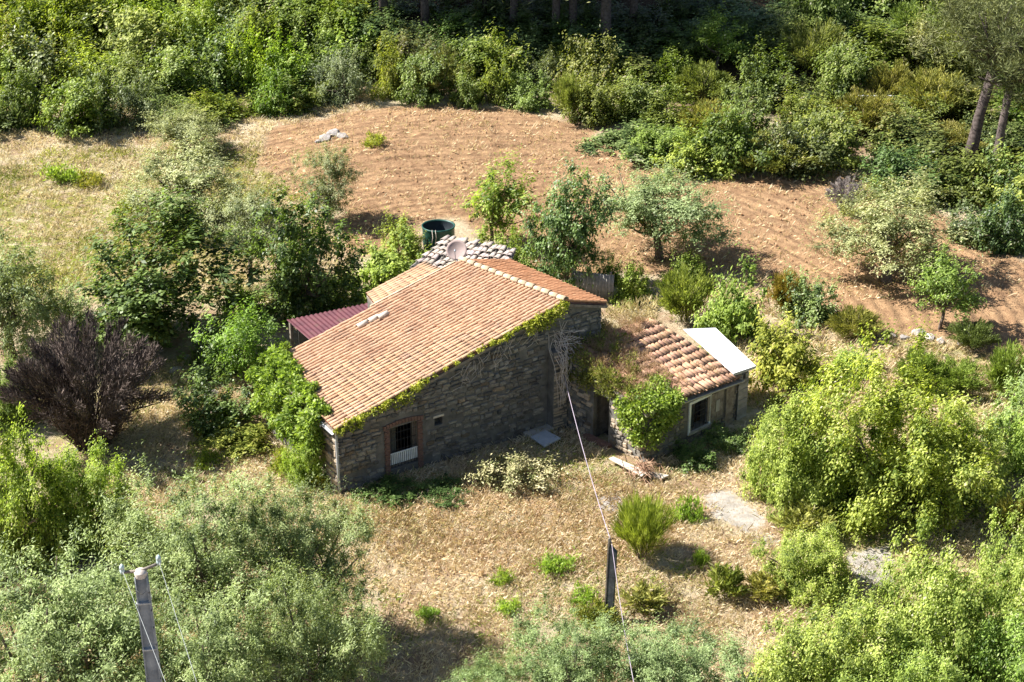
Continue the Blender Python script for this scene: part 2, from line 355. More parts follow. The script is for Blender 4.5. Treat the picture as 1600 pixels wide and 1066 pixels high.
Fq = np.stack([idx[:-1, :-1], idx[1:, :-1], idx[1:, 1:], idx[:-1, 1:]], -1).reshape(-1, 4)
m, b = new_mat('ground', .95, .1); N, L = nodes(m)
a_t = N.new('ShaderNodeAttribute'); a_t.attribute_name = 'till'
a_g = N.new('ShaderNodeAttribute'); a_g.attribute_name = 'green'
n1 = noise(m, .55, 8, .65); n2 = noise(m, 6, 6, .7); n3 = noise(m, 28, 4, .7); n4 = noise(m, 1.7, 6, .65)
straw = ramp(m, [(.25, (.25, .19, .12)), (.45, (.42, .34, .225)), (.62, (.55, .46, .32)), (.8, (.46, .36, .235))]); L.new(n2.outputs[0], straw.inputs[0])
rust = ramp(m, [(.46, (0, 0, 0)), (.58, (1, 1, 1))]); L.new(n1.outputs[0], rust.inputs[0])
st2 = mixc(m, rust.outputs[0], straw.outputs[0], (.32, .22, .14)); 
soil = ramp(m, [(.28, (.15, .085, .05)), (.46, (.33, .20, .115)), (.62, (.44, .285, .17)), (.85, (.56, .40, .25))]); L.new(n3.outputs[0], soil.inputs[0])
soil2r = ramp(m, [(.38, (.72, .69, .66)), (.62, (1.12, 1.14, 1.08))]); L.new(n4.outputs[0], soil2r.inputs[0])
soil2 = mixc(m, 1, soil.outputs[0], soil2r.outputs[0], 'MULTIPLY')
grn = ramp(m, [(.3, (.13, .15, .028)), (.7, (.30, .275, .06))]); L.new(n2.outputs[0], grn.inputs[0])
gm = N.new('ShaderNodeMath'); gm.operation = 'MULTIPLY'; gr = ramp(m, [(.38, (0, 0, 0)), (.58, (1, 1, 1))]); L.new(n4.outputs[0], gr.inputs[0])
L.new(gr.outputs[0], gm.inputs[0]); L.new(a_g.outputs['Fac'], gm.inputs[1])
col = mixc(m, gm.outputs[0], st2, grn.outputs[0]); col = mixc(m, a_t.outputs['Fac'], col, soil2)
a_l = N.new('ShaderNodeAttribute'); a_l.attribute_name = 'litter'
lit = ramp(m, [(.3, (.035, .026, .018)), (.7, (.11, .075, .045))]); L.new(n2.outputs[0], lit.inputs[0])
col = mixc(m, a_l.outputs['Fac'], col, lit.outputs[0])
a_c = N.new('ShaderNodeAttribute'); a_c.attribute_name = 'bare'
cr_ = ramp(m, [(.3, (.27, .235, .20)), (.5, (.42, .38, .335)), (.75, (.56, .52, .47))]); L.new(n4.outputs[0], cr_.inputs[0])
cm_ = N.new('ShaderNodeMath'); cm_.operation = 'ADD'; L.new(a_c.outputs['Fac'], cm_.inputs[0]); L.new(n2.outputs[0], cm_.inputs[1])
cr2 = ramp(m, [(.85, (0, 0, 0)), (1.0, (1, 1, 1))]); L.new(cm_.outputs[0], cr2.inputs[0]); 
col = mixc(m, cr2.outputs[0], col, cr_.outputs[0])
L.new(col, b.inputs['Base Color'])
a_r = N.new('ShaderNodeAttribute'); a_r.attribute_name = 'furrow'
def mth(op, a, b_=None):
    x = N.new('ShaderNodeMath'); x.operation = op
    for k_, v_ in enumerate((a, b_)):
        if v_ is None: continue
        if hasattr(v_, 'is_output'): L.new(v_, x.inputs[k_])
        else: x.inputs[k_].default_value = v_
    return x.outputs[0]
fw_ = mth('MULTIPLY', mth('MULTIPLY', mth('SINE', mth('ADD', mth('MULTIPLY', a_r.outputs['Fac'], 11.5), mth('MULTIPLY', n4.outputs[0], 5.))), a_t.outputs['Fac']), mth('MULTIPLY', n1.outputs[0], 1.0))
bump(m, b, mth('ADD', mth('ADD', n2.outputs[0], n3.outputs[0]), fw_), .85, .11)
me = np_mesh('ground', np.stack([X, Y, Z], -1).reshape(-1, 3), Fq, m, shade=True)
green = np.clip(smooth(-8, -14, X)*smooth(2, 6, Y)*smooth(24, 14, Y)*1.1 + .55*smooth(2, -3, Y)*smooth(-22, -6, Y)*np.clip(.5+vnoise(X, Y, .5, 9), 0, 1)+.5*smooth(8, 12, X)*smooth(4, -2, Y), 0, 1)
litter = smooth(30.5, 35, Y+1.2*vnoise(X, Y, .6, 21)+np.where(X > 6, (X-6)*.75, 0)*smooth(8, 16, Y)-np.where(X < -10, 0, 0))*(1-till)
bare = np.zeros(X.shape)      # worn concrete patches of the old path
for poly in ([(1095, 770), (1140, 762), (1185, 790), (1205, 822), (1160, 836), (1115, 815), (1090, 790)], [(1160, 838), (1215, 830), (1228, 850), (1180, 862)],
             [(1322, 860), (1385, 850), (1412, 880), (1390, 918), (1350, 928), (1318, 895)], [(925, 772), (965, 768), (992, 792), (955, 808), (920, 796)]):
    bare = np.maximum(bare, inpoly(X+.2*vnoise(X, Y, 3, 31), Y+.2*vnoise(X, Y, 3, 32), [tuple(at(x, y)[:2]) for x, y in poly])*.52)
for _ in range(1): bare[1:-1, 1:-1] = (bare[1:-1, 1:-1]*2+bare[:-2, 1:-1]+bare[2:, 1:-1]+bare[1:-1, :-2]+bare[1:-1, 2:])/6
for nm, A in (('till', till), ('green', green), ('litter', litter), ('bare', bare), ('furrow', rad)):
    at_ = me.attributes.new(nm, 'FLOAT', 'POINT'); at_.data.foreach_set('value', A.ravel().astype(np.float32))
gr_o = link(bpy.data.objects.new('ground', me)); tag(gr_o, kind='structure')
def onground(x, y): return float(T(x, y))

# ------------------------------------------------------------------ building materials
TILE = [(.25, (.335, .18, .105)), (.5, (.46, .28, .175)), (.75, (.54, .37, .25))]
M['tile'] = simple('terracotta', TILE, 5, .85, .2, .15, objvar=.09, patch=.25)
M['tilejoined'] = simple('terracotta_joined', TILE, 5, .85, .2, .15, island=.09, patch=.25)
M['tileorange'] = simple('terracotta_orange', [(.3, (.38, .175, .085)), (.7, (.49, .26, .14))], 5, .85, .2, .15, island=.12)
M['tileannex'] = simple('terracotta_annex', [(.2, (.27, .145, .09)), (.45, (.37, .215, .137)), (.75, (.44, .28, .19))], 6, .9, .15, .2, objvar=.12, patch=.3)
M['tilegrey'] = simple('weathered_tile', [(.25, (.22, .175, .15)), (.55, (.42, .35, .305)), (.8, (.56, .485, .43))], 6, .9, .15, .2, objvar=.22)
M['ridge'] = simple('ridge_tile', [(.3, (.34, .235, .15)), (.7, (.55, .43, .30))], 6, .9, .15, .2, objvar=.12)
M['pan'] = simple('pan_tile', [(.3, (.15, .07, .045)), (.7, (.27, .145, .095))], 6, .9, .15, .2)  # darker than the covers: shade between tile columns put into the colour
M['mortar'] = simple('mortar', [(.25, (.07, .065, .058)), (.5, (.14, .13, .117)), (.8, (.23, .215, .195))], 2.2, .95, .1, .6, detail=10)
M['stone'] = simple('rubble_stone', [(.22, (.078, .072, .065)), (.5, (.165, .153, .136)), (.8, (.285, .267, .24))], 4, .92, .15, .6, objvar=.4, detail=9, patch=.45)
M['stonejoined'] = simple('rubble_stone_small', [(.22, (.078, .072, .065)), (.5, (.165, .153, .136)), (.8, (.285, .267, .24))], 4, .92, .15, .6, island=.35, detail=9, patch=.45)
M['paleStone'] = simple('pale_stone', [(.25, (.22, .175, .13)), (.5, (.36, .30, .23)), (.8, (.48, .42, .34))], 4, .92, .15, .6, objvar=.2, detail=9)
M['brick'] = simple('brick', [(.3, (.12, .068, .052)), (.7, (.21, .125, .10))], 9, .9, .15, .4)
M['wood'] = simple('grey_wood', [(.3, (.12, .095, .075)), (.7, (.30, .26, .22))], 6, .9, .15, .4)
M['palewood'] = simple('pale_wood', [(.3, (.40, .34, .27)), (.7, (.62, .55, .46))], 6, .9, .15, .3)
M['block'] = simple('grey_block', [(.3, (.19, .18, .165)), (.7, (.34, .32, .29))], 5, .95, .1, .5, objvar=.15)
M['concrete'] = simple('concrete', [(.25, (.22, .20, .175)), (.5, (.36, .335, .30)), (.8, (.50, .465, .42))], 2.5, .9, .15, .4, detail=10)
M['slab'] = simple('bluish_slab', [(.3, (.33, .36, .40)), (.7, (.46, .49, .53))], 3, .8, .2, .2)
M['white'] = simple('white_paint', [(.3, (.62, .62, .60)), (.7, (.80, .80, .79))], 5, .6, .3, .1)
M['sheet'] = simple('white_sheet', [(.3, (.62, .63, .64)), (.45, (.76, .77, .77)), (.7, (.83, .83, .83))], 1.5, .5, .4)
M['red'] = simple('shaded_red_sheet', [(.3, (.05, .012, .02)), (.55, (.095, .026, .034)), (.7, (.075, .034, .03))], 2.5, .6, .4, .1)  # red darkened to take in the tree shade lying on the lean-to
M['iron'] = simple('iron', [(.3, (.018, .016, .015)), (.7, (.05, .042, .038))], 10, .7, .4)
M['zinc'] = simple('zinc', [(.3, (.30, .31, .32)), (.7, (.45, .46, .47))], 6, .5, .5)
M['glass'] = simple('dusty_glass', [(.4, (.03, .034, .036)), (.6, (.07, .075, .075))], 3, .25, .5)
M['inside'] = simple('room_gloom', [(.3, (.03, .027, .024)), (.7, (.06, .052, .045))], 3, .95, .1)  # near-black colour carries the gloom of unlit rooms and vents
M['tank'] = simple('green_plastic', [(.3, (.008, .045, .036)), (.7, (.018, .085, .068))], 3, .45, .4)
M['tankin'] = simple('tank_lining', [(.3, (.010, .014, .02)), (.7, (.025, .035, .045))], 3, .6, .3)
M['rope'] = simple('rope', [(.3, (.5, .42, .36)), (.7, (.68, .6, .54))], 9, .9, .1)
M['dish'] = simple('dish_paint', [(.3, (.25, .19, .175)), (.7, (.33, .26, .24))], 4, .75, .15)
M['pole'] = simple('pole_steel', [(.3, (.16, .175, .20)), (.5, (.25, .27, .30)), (.7, (.34, .36, .39))], 3, .75, .3, .1, detail=10)
M['insul'] = simple('glass_insulator', [(.3, (.35, .45, .44)), (.7, (.55, .66, .64))], 9, .25, .6)
M['wire'] = simple('wire', [(.3, (.27, .22, .28)), (.7, (.38, .33, .38))], 4, .7, .2)
M['thinwire'] = simple('thin_wire', [(.3, (.26, .28, .28)), (.7, (.36, .38, .38))], 4, .6, .3)
M['darkpost'] = simple('post_shaded_face', [(.3, (.028, .032, .036)), (.7, (.10, .11, .12))], 5, .8, .2, .3)  # near-black carries the shade on the post's face turned from the sun
M['rock'] = simple('rock', [(.3, (.20, .175, .16)), (.7, (.42, .385, .36))], 3, .95, .1, .6, objvar=.2)
M['clod'] = simple('clod', [(.3, (.19, .095, .05)), (.7, (.40, .245, .135))], 6, .95, .1, .5)

# ------------------------------------------------------------------ the farmhouse. Local frame: x along the gable wall, y away along the ridge
A0 = atz(530, 772, 0); B0 = atz(858, 668, 0); UD = (B0-A0)/np.linalg.norm(B0-A0); VD = np.array([-UD[1], UD[0], 0]); RZ = math.atan2(UD[1], UD[0])
def loc2w(p): return A0+UD*p[0]+VD*p[1]+np.array([0, 0, p[2]])
def w2loc(p): q = np.asarray(p)-A0; return np.array([q@UD, q@VD, p[2]])
def onv(x, y, v=0.0):
    """local point on the upright plane y=v seen at photo pixel x, y"""
    d = ray(x, y); t = ((A0+VD*v-P0)@VD)/(d@VD); return w2loc(P0+d*t)
def onwall(x, y, p, q):
    """(distance along, height) on the upright wall through local plan points p, q"""
    a = loc2w((*p, 0)); c = loc2w((*q, 0)); d = (c-a)/np.linalg.norm(c-a); n = np.array([d[1], -d[0], 0]); r = ray(x, y)
    t = ((a-P0)@n)/(r@n); w_ = P0+r*t; return float((w_-a)@d), float(w_[2])
house = empty('farmhouse', A0, RZ, 'long stone farmhouse with a pink terracotta roof and a barred window', 'house')

def barrel_tile(name, mat, ln=.42, r1=.098, r2=.082, th=.016, seg=6, rise=1.0):
    """half-round tile, lower end at x=0, running up along +x"""
    vs = []
    for x, r in ((0, r1), (ln, r2)):
        for rr in (r, r-th):
            for k in range(seg+1):
                a = math.pi*k/seg; vs.append((x, math.cos(a)*rr, math.sin(a)*rr*rise))
    n = seg+1; f = []
    for k in range(seg):
        f += [(k, k+1, 2*n+k+1, 2*n+k), (n+k+1, n+k, 3*n+k, 3*n+k+1), (k+1, k, n+k, n+k+1), (2*n+k, 2*n+k+1, 3*n+k+1, 3*n+k)]
    f += [(0, 2*n, 3*n, n), (seg, n+seg, 3*n+seg, 2*n+seg)]
    me = bpy.data.meshes.new(name); me.from_pydata(vs, [], f); me.materials.append(mat)
    me.polygons.foreach_set('use_smooth', [i % 4 in (0, 1) and i < 4*seg for i in range(len(f))]); me.update(); return me
def quad(c4, s, t):
    A, B, C_, D = [np.array(q, float) for q in c4]      # s: A->B, t: A->D
    return (1-s)*(1-t)*A+s*(1-t)*B+s*t*C_+(1-s)*t*D
def frame_at(c4, s, t, e=1e-3):
    p = quad(c4, s, t); x = quad(c4, s+e, t)-p; y = quad(c4, s, t+e)-p; x /= np.linalg.norm(x); z = np.cross(x, y); z /= np.linalg.norm(z); y = np.cross(z, x)
    return p, x, y, z
def tile_roof(parent, off, c4, ncol, nrow, mat, joined_mat, keep, tile_kw, tilt=.05, jit=.006, name='roof_tile', skip=None, pan=True, thick=.1, sag=0.0, rnd=3, tints=None, wild=0, panmat='pan'):
    """covers c4 (A low near, B high near, C high far, D low far) with tiles: the keep tiles nearest the camera are objects, the rest one mesh"""
    if frame_at(c4, .5, .5)[3][2] < 0:      # keep the tiles the right way up
        c4 = (c4[3], c4[2], c4[1], c4[0]); skip0 = skip; skip = (lambda s, t, g: skip0(s, 1-t, g)) if skip0 else None
    g = random.Random(rnd); variants = [barrel_tile(name, mat, **dict(tile_kw, r1=tile_kw['r1']*k)) for k in (1, .96, 1.03)]
    spots = []
    for j in range(ncol):
        for i in range(nrow):
            if skip and skip((i+.5)/nrow, (j+.5)/ncol, g): continue
            s, t = i/nrow, (j+.5)/ncol
            p, x, y, z = frame_at(c4, s, t)
            p = p+z*(.02+g.uniform(-jit, jit)-sag*math.sin(math.pi*min(1, s))*math.sin(math.pi*t))+x*g.uniform(-jit, jit)*3+y*g.uniform(-jit, jit)*1.5
            yaw = g.gauss(0, .02+wild); tl = tilt+g.gauss(0, .008+wild*.4)
            x2 = x*math.cos(yaw)+y*math.sin(yaw); y2 = np.cross(z, x2); x3 = x2*math.cos(tl)-z*math.sin(tl); z3 = np.cross(x3, y2)
            spots.append((depth(loc2w(p)), p, x3, y2, z3))
    spots.sort(key=lambda q: q[0]); mb = MB()
    for k, (d_, p, x, y, z) in enumerate(spots):
        Mx = Matrix(((x[0], y[0], z[0], p[0]-off[0]), (x[1], y[1], z[1], p[1]-off[1]), (x[2], y[2], z[2], p[2]-off[2]), (0, 0, 0, 1)))
        me = variants[k % 3]
        if k < keep:
            o = bpy.data.objects.new(name, me); link(o, parent); o.matrix_local = Mx
            o.color = (*(tints(g) if tints else (1, 1, 1)), 1)
        else: mb.add([Mx @ v_.co for v_ in me.vertices], [tuple(q.vertices) for q in me.polygons])
    if mb.v: tag(mb.build(name+'s', joined_mat, parent), kind='stuff')
    if pan:      # concave channels between the covers, stepping course by course, over a closed deck
        nu, nv = nrow, ncol*4; V = []; Fc = []
        for i in range(nu):
            for e in (0, 1):
                for j in range(nv+1):
                    t = j/nv; p, x, y, z = frame_at(c4, (i+e)/nu, t)
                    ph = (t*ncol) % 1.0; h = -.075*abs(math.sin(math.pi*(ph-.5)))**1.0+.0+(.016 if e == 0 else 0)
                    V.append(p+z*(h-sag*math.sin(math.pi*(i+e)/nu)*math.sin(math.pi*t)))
        w_ = nv+1
        for r_ in range(2*nu-1):
            for j in range(nv): Fc.append((r_*w_+j, (r_+1)*w_+j, (r_+1)*w_+j+1, r_*w_+j+1))
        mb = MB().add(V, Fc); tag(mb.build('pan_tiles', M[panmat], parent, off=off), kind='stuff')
    dk = [quad(c4, s, t)-np.array([0, 0, .07+sag]) for s, t in ((0, 0), (1, 0), (1, 1), (0, 1))]
    MB().hexa([q-np.array([0, 0, thick]) for q in dk], dk).build('roof_deck', M['wood'], parent, off=off)

RN = (-.12, -.18, 2.50); RB = (9.04, -.18, 4.86); RC = (8.35, 5.55, 4.60); RD = (-.02, 5.05, 2.80)
def pinkish(g):
    k = g.random()
    if k < .05: return (1.15, 1.2, 1.25)
    if k < .12: return (.86, .80, .76)
    q_ = g.uniform(.95, 1.07); return (q_, q_*g.uniform(.98, 1.03), q_*g.uniform(.95, 1.05))
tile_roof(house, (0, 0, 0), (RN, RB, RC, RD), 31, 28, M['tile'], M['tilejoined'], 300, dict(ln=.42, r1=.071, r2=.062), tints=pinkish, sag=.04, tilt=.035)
# two pale replacement tiles lying on the slope
for s_, t_ in ((.395, .86), (.45, .855), (.49, .84)):
    p, x, y, z = frame_at((RN, RB, RC, RD), s_, t_); me = barrel_tile('pale_tile', M['palewood'], .44, .12, .11)
    o = link(bpy.data.objects.new('pale_tile', me), house); p = p+z*.045
    o.matrix_local = Matrix(((x[0], y[0], z[0], p[0]), (x[1], y[1], z[1], p[1]), (x[2], y[2], z[2], p[2]), (0, 0, 0, 1)))
# lower strip of roof beyond the far verge
tile_roof(house, (0, 0, 0), ((4.55, 5.30, 3.74), (7.55, 5.40, 4.36), (7.35, 6.75, 4.27), (4.95, 6.75, 3.63)), 8, 9, M['tile'], M['tilejoined'], 300, dict(ln=.42, r1=.078, r2=.066), tints=pinkish, rnd=9)
MB().wall((4.9, 6.6), (7.3, 6.6), 0, 3.5, 4.1, -.3).build('rear_wall', M['mortar'], house)
# mortar fillet along the far verge
mb = MB()
for k in range(12):
    p = quad((RN, RB, RC, RD), .52+.45*k/12, 1.0); q = quad((RN, RB, RC, RD), .52+.45*(k+1)/12, 1.0)
    mb.tube([p+(0, .02, .05), q+(0, .02, .05)], .06, 6)
mb.build('verge_mortar', M['ridge'], house)
# right-hand slope, turned away from the camera
R2 = ((10.85, -.18, 4.36), (9.04, -.18, 4.86), (8.35, 5.55, 4.60), (10.6, 5.75, 4.02))
tile_roof(house, (0, 0, 0), (R2[3], R2[2], R2[1], R2[0]), 30, 6, M['tileorange'], M['tileorange'], 0, dict(ln=.42, r1=.078, r2=.066), rnd=5, name='orange_tile', sag=.03)
# ridge caps
NR = 14; cap_me = [barrel_tile('ridge_tile', M['ridge'], .48, .135*k, .115*k, .02, 8) for k in (1, .95)]
for k in range(NR):
    p = quad((RN, RB, RC, RD), 1, (k+.0)/NR); q = quad((RN, RB, RC, RD), 1, (k+1.0)/NR); x = (q-p)/np.linalg.norm(q-p); p = p+np.array([0, 0, .055+random.uniform(-.008, .008)])
    x = x+np.array([0, 0, -.05]); x /= np.linalg.norm(x); y = np.cross((0, 0, 1), x); y /= np.linalg.norm(y); z = np.cross(x, y)
    o = link(bpy.data.objects.new('ridge_tile', cap_me[k % 2]), house); o.color = (1, 1, 1, 1)
    o.matrix_local = Matrix(((x[0], y[0], z[0], p[0]), (x[1], y[1], z[1], p[1]), (x[2], y[2], z[2], p[2]), (0, 0, 0, 1)))

# gable wall with openings
def ztop(u): return (2.30+(4.62-2.30)*u/9.04) if u < 9.04 else 4.62-(u-9.04)*.28
WX0, WX1, WZ0, WZ1 = 1.97, 3.06, .30, 1.86
SX0, SX1, SZ0, SZ1 = 3.74, 4.06, 1.45, 1.76
mb = MB(); TK = .45
for u0, u1, z0, z1 in ((0, WX0, 0, None), (WX0, WX1, 0, WZ0), (WX0, WX1, WZ1, None), (WX1, SX0, 0, None), (SX0, SX1, 0, SZ0), (SX0, SX1, SZ1, None), (SX1, 9.04, 0, None), (9.04, 10.7, 0, None)):
    mb.wall((u0, 0), (u1, 0), z0-(.2 if z0 == 0 else 0), ztop(u0+1e-6) if z1 is None else z1, ztop(u1-1e-6) if z1 is None else z1, TK)
gable = mb.build('gable_wall', M['mortar'], house)
def stone_mesh(seed, mat):
    g = random.Random(seed); n = 8; ring = []
    for x, z in ((.5, -.33), (.5, .33), (.38, .5), (-.38, .5), (-.5, .33), (-.5, -.33), (-.38, -.5), (.38, -.5)): ring.append((x*g.uniform(.86, 1.0), z*g.uniform(.86, 1.0)))
    vs = [(x, 0.02, z) for x, z in ring]+[(x*.98, -.6, z*.98) for x, z in ring]+[(x*.86, -1-g.uniform(-.15, .15), z*.84) for x, z in ring]
    fs = [(k, (k+1) % n, n+(k+1) % n, n+k) for k in range(n)]+[(n+k, n+(k+1) % n, 2*n+(k+1) % n, 2*n+k) for k in range(n)]+[tuple(range(2*n, 3*n))]
    me = bpy.data.meshes.new('stone'); me.from_pydata(vs, [], [f for f in fs]); me.materials.append(mat); me.update(); return me
STONES = [stone_mesh(k, M['stone']) for k in range(10)]; PSTONES = [stone_mesh(k+30, M['paleStone']) for k in range(5)]
def lay_stones(parent, p0, p1, top, holes=(), course=(.17, .27), wide=(.26, .58), seed=1, meshes=None, proud=.06, limit=300, zmin=0.02, off=(0, 0, 0)):
    """rubble on a wall face: the largest `limit` stones are objects, smaller filling stones one mesh"""
    g = random.Random(seed); p0 = np.array(p0, float); p1 = np.array(p1, float); Ln = np.linalg.norm(p1-p0); d = (p1-p0)/Ln; z = zmin; rz = math.atan2(d[1], d[0]); ms = meshes or STONES; spots = []
    while z < 5:
        h = g.uniform(*course); u = g.uniform(-.2, 0)+.02
        while u < Ln:
            w_ = g.uniform(*wide)*g.choice((.55, .8, 1, 1, 1.15)); a, c = max(u, .01), min(u+w_, Ln-.01); u += w_+.012; zz = z+g.gauss(0, .018)
            if c-a < .07 or zz+h > top(a) or zz+h > top(c) or zz < 0: continue
            if any(c > x0-.02 and a < x1+.02 and zz+h > z0-.02 and zz < z1+.02 for x0, x1, z0, z1 in holes): continue
            if g.random() < .12: continue
            q = p0+d*(a+c)/2; k = g.random(); hh = h*g.uniform(.75, 1.1)
            spots.append(((c-a)*hh, g.randrange(len(ms)), Matrix.LocRotScale(Vector((q[0]-off[0], q[1]-off[1], zz+h/2-off[2])), Matrix.Rotation(rz, 3, 'Z') @ Matrix.Rotation(g.gauss(0, .08), 3, 'Y') @ Matrix.Rotation(g.gauss(0, .06), 3, 'X'), Vector((c-a, g.uniform(.35, 1.2)*proud, hh))),
                          (1.05, 1, .95, 1) if k < .8 else ((1.15, .96, .78, 1) if k < .86 else (.8, .8, .82, 1))))
        z += h+.008
    spots.sort(key=lambda q: -q[0]); mb = MB()
    for k, (_, mi, Mx, col) in enumerate(spots):
        if k < limit: o = bpy.data.objects.new('stone', ms[mi]); link(o, parent); o.matrix_local = Mx; o.color = col
        else: mb.add([Mx @ v_.co for v_ in ms[mi].vertices], [tuple(q.vertices) for q in ms[mi].polygons])
    if mb.v: tag(mb.build('small_stones', M['stonejoined'], parent), kind='stuff')
lay_stones(gable, (0, 0), (10.7, 0), lambda u: ztop(min(u, 10.6))-.05, [(WX0-.2, WX1+.2, -1, WZ1+.22), (SX0-.06, SX1+.06, SZ0-.07, SZ1+.08), (8.35, 9.1, -1, 3.2), (9.2, 10.7, -1, 2.9)], seed=3, course=(.11, .2), wide=(.2, .46), limit=300)
eave_wall = MB().wall((0, 5.0), (0, 0.452), -.2, 2.58, 2.32, .45).build('eave_wall', M['mortar'], house)
MB().wall((0, .4515), (0, .001), -.2, 2.31, 2.28, .001).build('corner_render', M['paleStone'], house)
lay_stones(eave_wall, (0, 1.6), (0, 0), lambda u: 2.25, seed=5, limit=60, meshes=PSTONES)
MB().wall((10.7, .452), (10.5, 5.5), -.2, 3.95, 3.75, .4).build('side_wall', M['mortar'], house)
MB().wall((8.4, 5.3), (.02, 4.95), -.2, 4.3, 2.4, .35).build('back_wall', M['mortar'], house)
MB().box(.5, 10, .6, 4.6, .02, .06).build('floor', M['inside'], house)
MB().box(.5, 10, 2.2, 2.3, .06, 2.3).build('inner_partition', M['inside'], house)
# barred window: brick jambs, lintel, frame, grille, white railing
win = MB(); 
for x0, x1 in ((WX0-.17, WX0-.001), (WX1+.001, WX1+.17)):
    k = 0; z = .06
    while z < WZ1-.02: win.box(x0-(.03 if k % 2 else 0)*(1 if x0 < 2 else 0), x1+(.03 if k % 2 else 0)*(0 if x0 < 2 else 1), -.035-.008*(k % 3), .2, z, z+.062); z += .072; k += 1
wj = win.build('brick_jamb', M['brick'], house)
mb = MB(); n = 13
for k in range(n):
    a = (k-(n-1)/2)/(n-1); x = (WX0+WX1)/2+a*(WX1-WX0+.34); mb.hexa([(x-.05, -.04, WZ1+.0+.09*(1-(2*a)**2)), (x+.05, -.04, WZ1+.0+.09*(1-(2*a)**2)), (x+.05, .2, WZ1+.09*(1-(2*a)**2)), (x-.05, .2, WZ1+.09*(1-(2*a)**2))],
       [(x-.053+a*.02, -.04, WZ1+.15+.09*(1-(2*a)**2)), (x+.053+a*.02, -.04, WZ1+.15+.09*(1-(2*a)**2)), (x+.053+a*.02, .2, WZ1+.15+.09*(1-(2*a)**2)), (x-.053+a*.02, .2, WZ1+.15+.09*(1-(2*a)**2))])
mb.build('brick_lintel', M['brick'], house)
wf = MB()
for bx_ in ((WX0, WX0+.06, .14, .2, WZ0, WZ1), (WX1-.11, WX1, .14, .2, WZ0, WZ1), (WX0+.061, WX1-.111, .14, .2, WZ1-.06, WZ1), (WX0+.061, WX1-.111, .14, .2, WZ0, WZ0+.06)): wf.box(*bx_)
window = wf.build('window_frame', M['wood'], house)
MB().box(WX0+.07, WX0+.34, .16, .175, WZ0+.07, WZ1-.07).build('pane', M['glass'], window)
for k in range(8):
    x = WX0+.1+k*(WX1-WX0-.2)/7; MB().tube([(x, .07, WZ0+.0), (x, .07, WZ1)], .009, 6).build('grille_bar', M['iron'], window)
for z in (.95, 1.3, 1.6): MB().tube([(WX0-.02, .07, z), (WX1+.02, .07, z)], .009, 6).build('grille_bar', M['iron'], window)
rail = MB().box(WX0-.02, WX1+.02, .02, .05, .84, .875).build('railing', M['white'], house)
for k in range(15):
    x = WX0+.03+k*(WX1-WX0-.06)/14; MB().box(x-.022, x+.022, .025, .045, .45, .84).build('railing_bar', M['white'], rail)
sw = MB().box(SX0, SX1, .18, .2, SZ0, SZ1).build('small_window', M['glass'], house)
MB().tube([((SX0+SX1)/2, .1, SZ0), ((SX0+SX1)/2, .1, SZ1)], .008, 6).build('grille_bar', M['iron'], sw)
MB().box(SX0-.05, SX1+.05, -.03, .12, SZ1+.001, SZ1+.07).build('small_lintel', M['palewood'], house)
# downspout and gutter at the corner
MB().tube([(-.06, -.10, 2.38), (-.05, -.09, 2.2), (-.04, -.09, 1.2), (-.03, -.09, .05)], .045, 10).build('downspout', M['zinc'], house, True)
mb = MB()
for k in range(3):
    v0, v1 = -.12+k*.33, -.12+(k+1)*.33; 
    for a in range(5):
        a0, a1 = math.pi+math.pi*a/5, math.pi+math.pi*(a+1)/5; zz = lambda v: 2.40+.055*v
        mb.add([(-.2+.06*math.cos(t)-.0, v, zz(v)+.06*math.sin(t)) for v in (v0, v1) for t in (a0, a1)], [(0, 1, 3, 2)])
mb.build('gutter', M['zinc'], house, True)
# pier at the inner corner
pier = MB().wall((8.42, -.36), (9.02, -.36), -.1, 3.1, 3.1, .35).build('pier', M['mortar'], house)
lay_stones(pier, (8.42, -.36), (9.02, -.36), lambda u: 3.1, seed=11, course=(.07, .11), wide=(.3, .6), meshes=PSTONES, limit=60, proud=.03)

# ------------------------------------------------------------------ the annex in front of the gable's right part
AX = np.array([9.7, -4.05, 0]); annex = empty('annex', loc2w(AX), RZ, 'low stone annex with broken terracotta roof overgrown by weeds', 'building')
S0, W0, W1 = (9.05, -.06), (9.72, -4.05), (14.35, -3.30)
AN = [(9.55, -4.20, 2.16), (9.12, -.02, 3.02), (13.15, .12, 3.06), (14.50, -3.42, 1.78)]   # eave left, top left, top right, eave right
def half(g): k = g.uniform(.9, 1.08); return (k, k*g.uniform(.95, 1.05), k*g.uniform(.92, 1.08))
tile_roof(annex, AX, tuple(AN), 26, 11, M['tileannex'], M['tileannex'], 300, dict(ln=.44, r1=.093, r2=.082, rise=.62, th=.018), tints=half, jit=.010, rnd=21, tilt=.032, wild=.015, skip=lambda s, t, g: t < .25 and g.random() < .5, sag=.08, panmat='tileannex')
def span(p, q, a): p = np.array(p); q = np.array(q); return tuple(p+(q-p)*a/np.linalg.norm(q-p))
LS = float(np.hypot(W0[0]-S0[0], W0[1]-S0[1])); LW = float(np.hypot(W1[0]-W0[0], W1[1]-W0[1]))
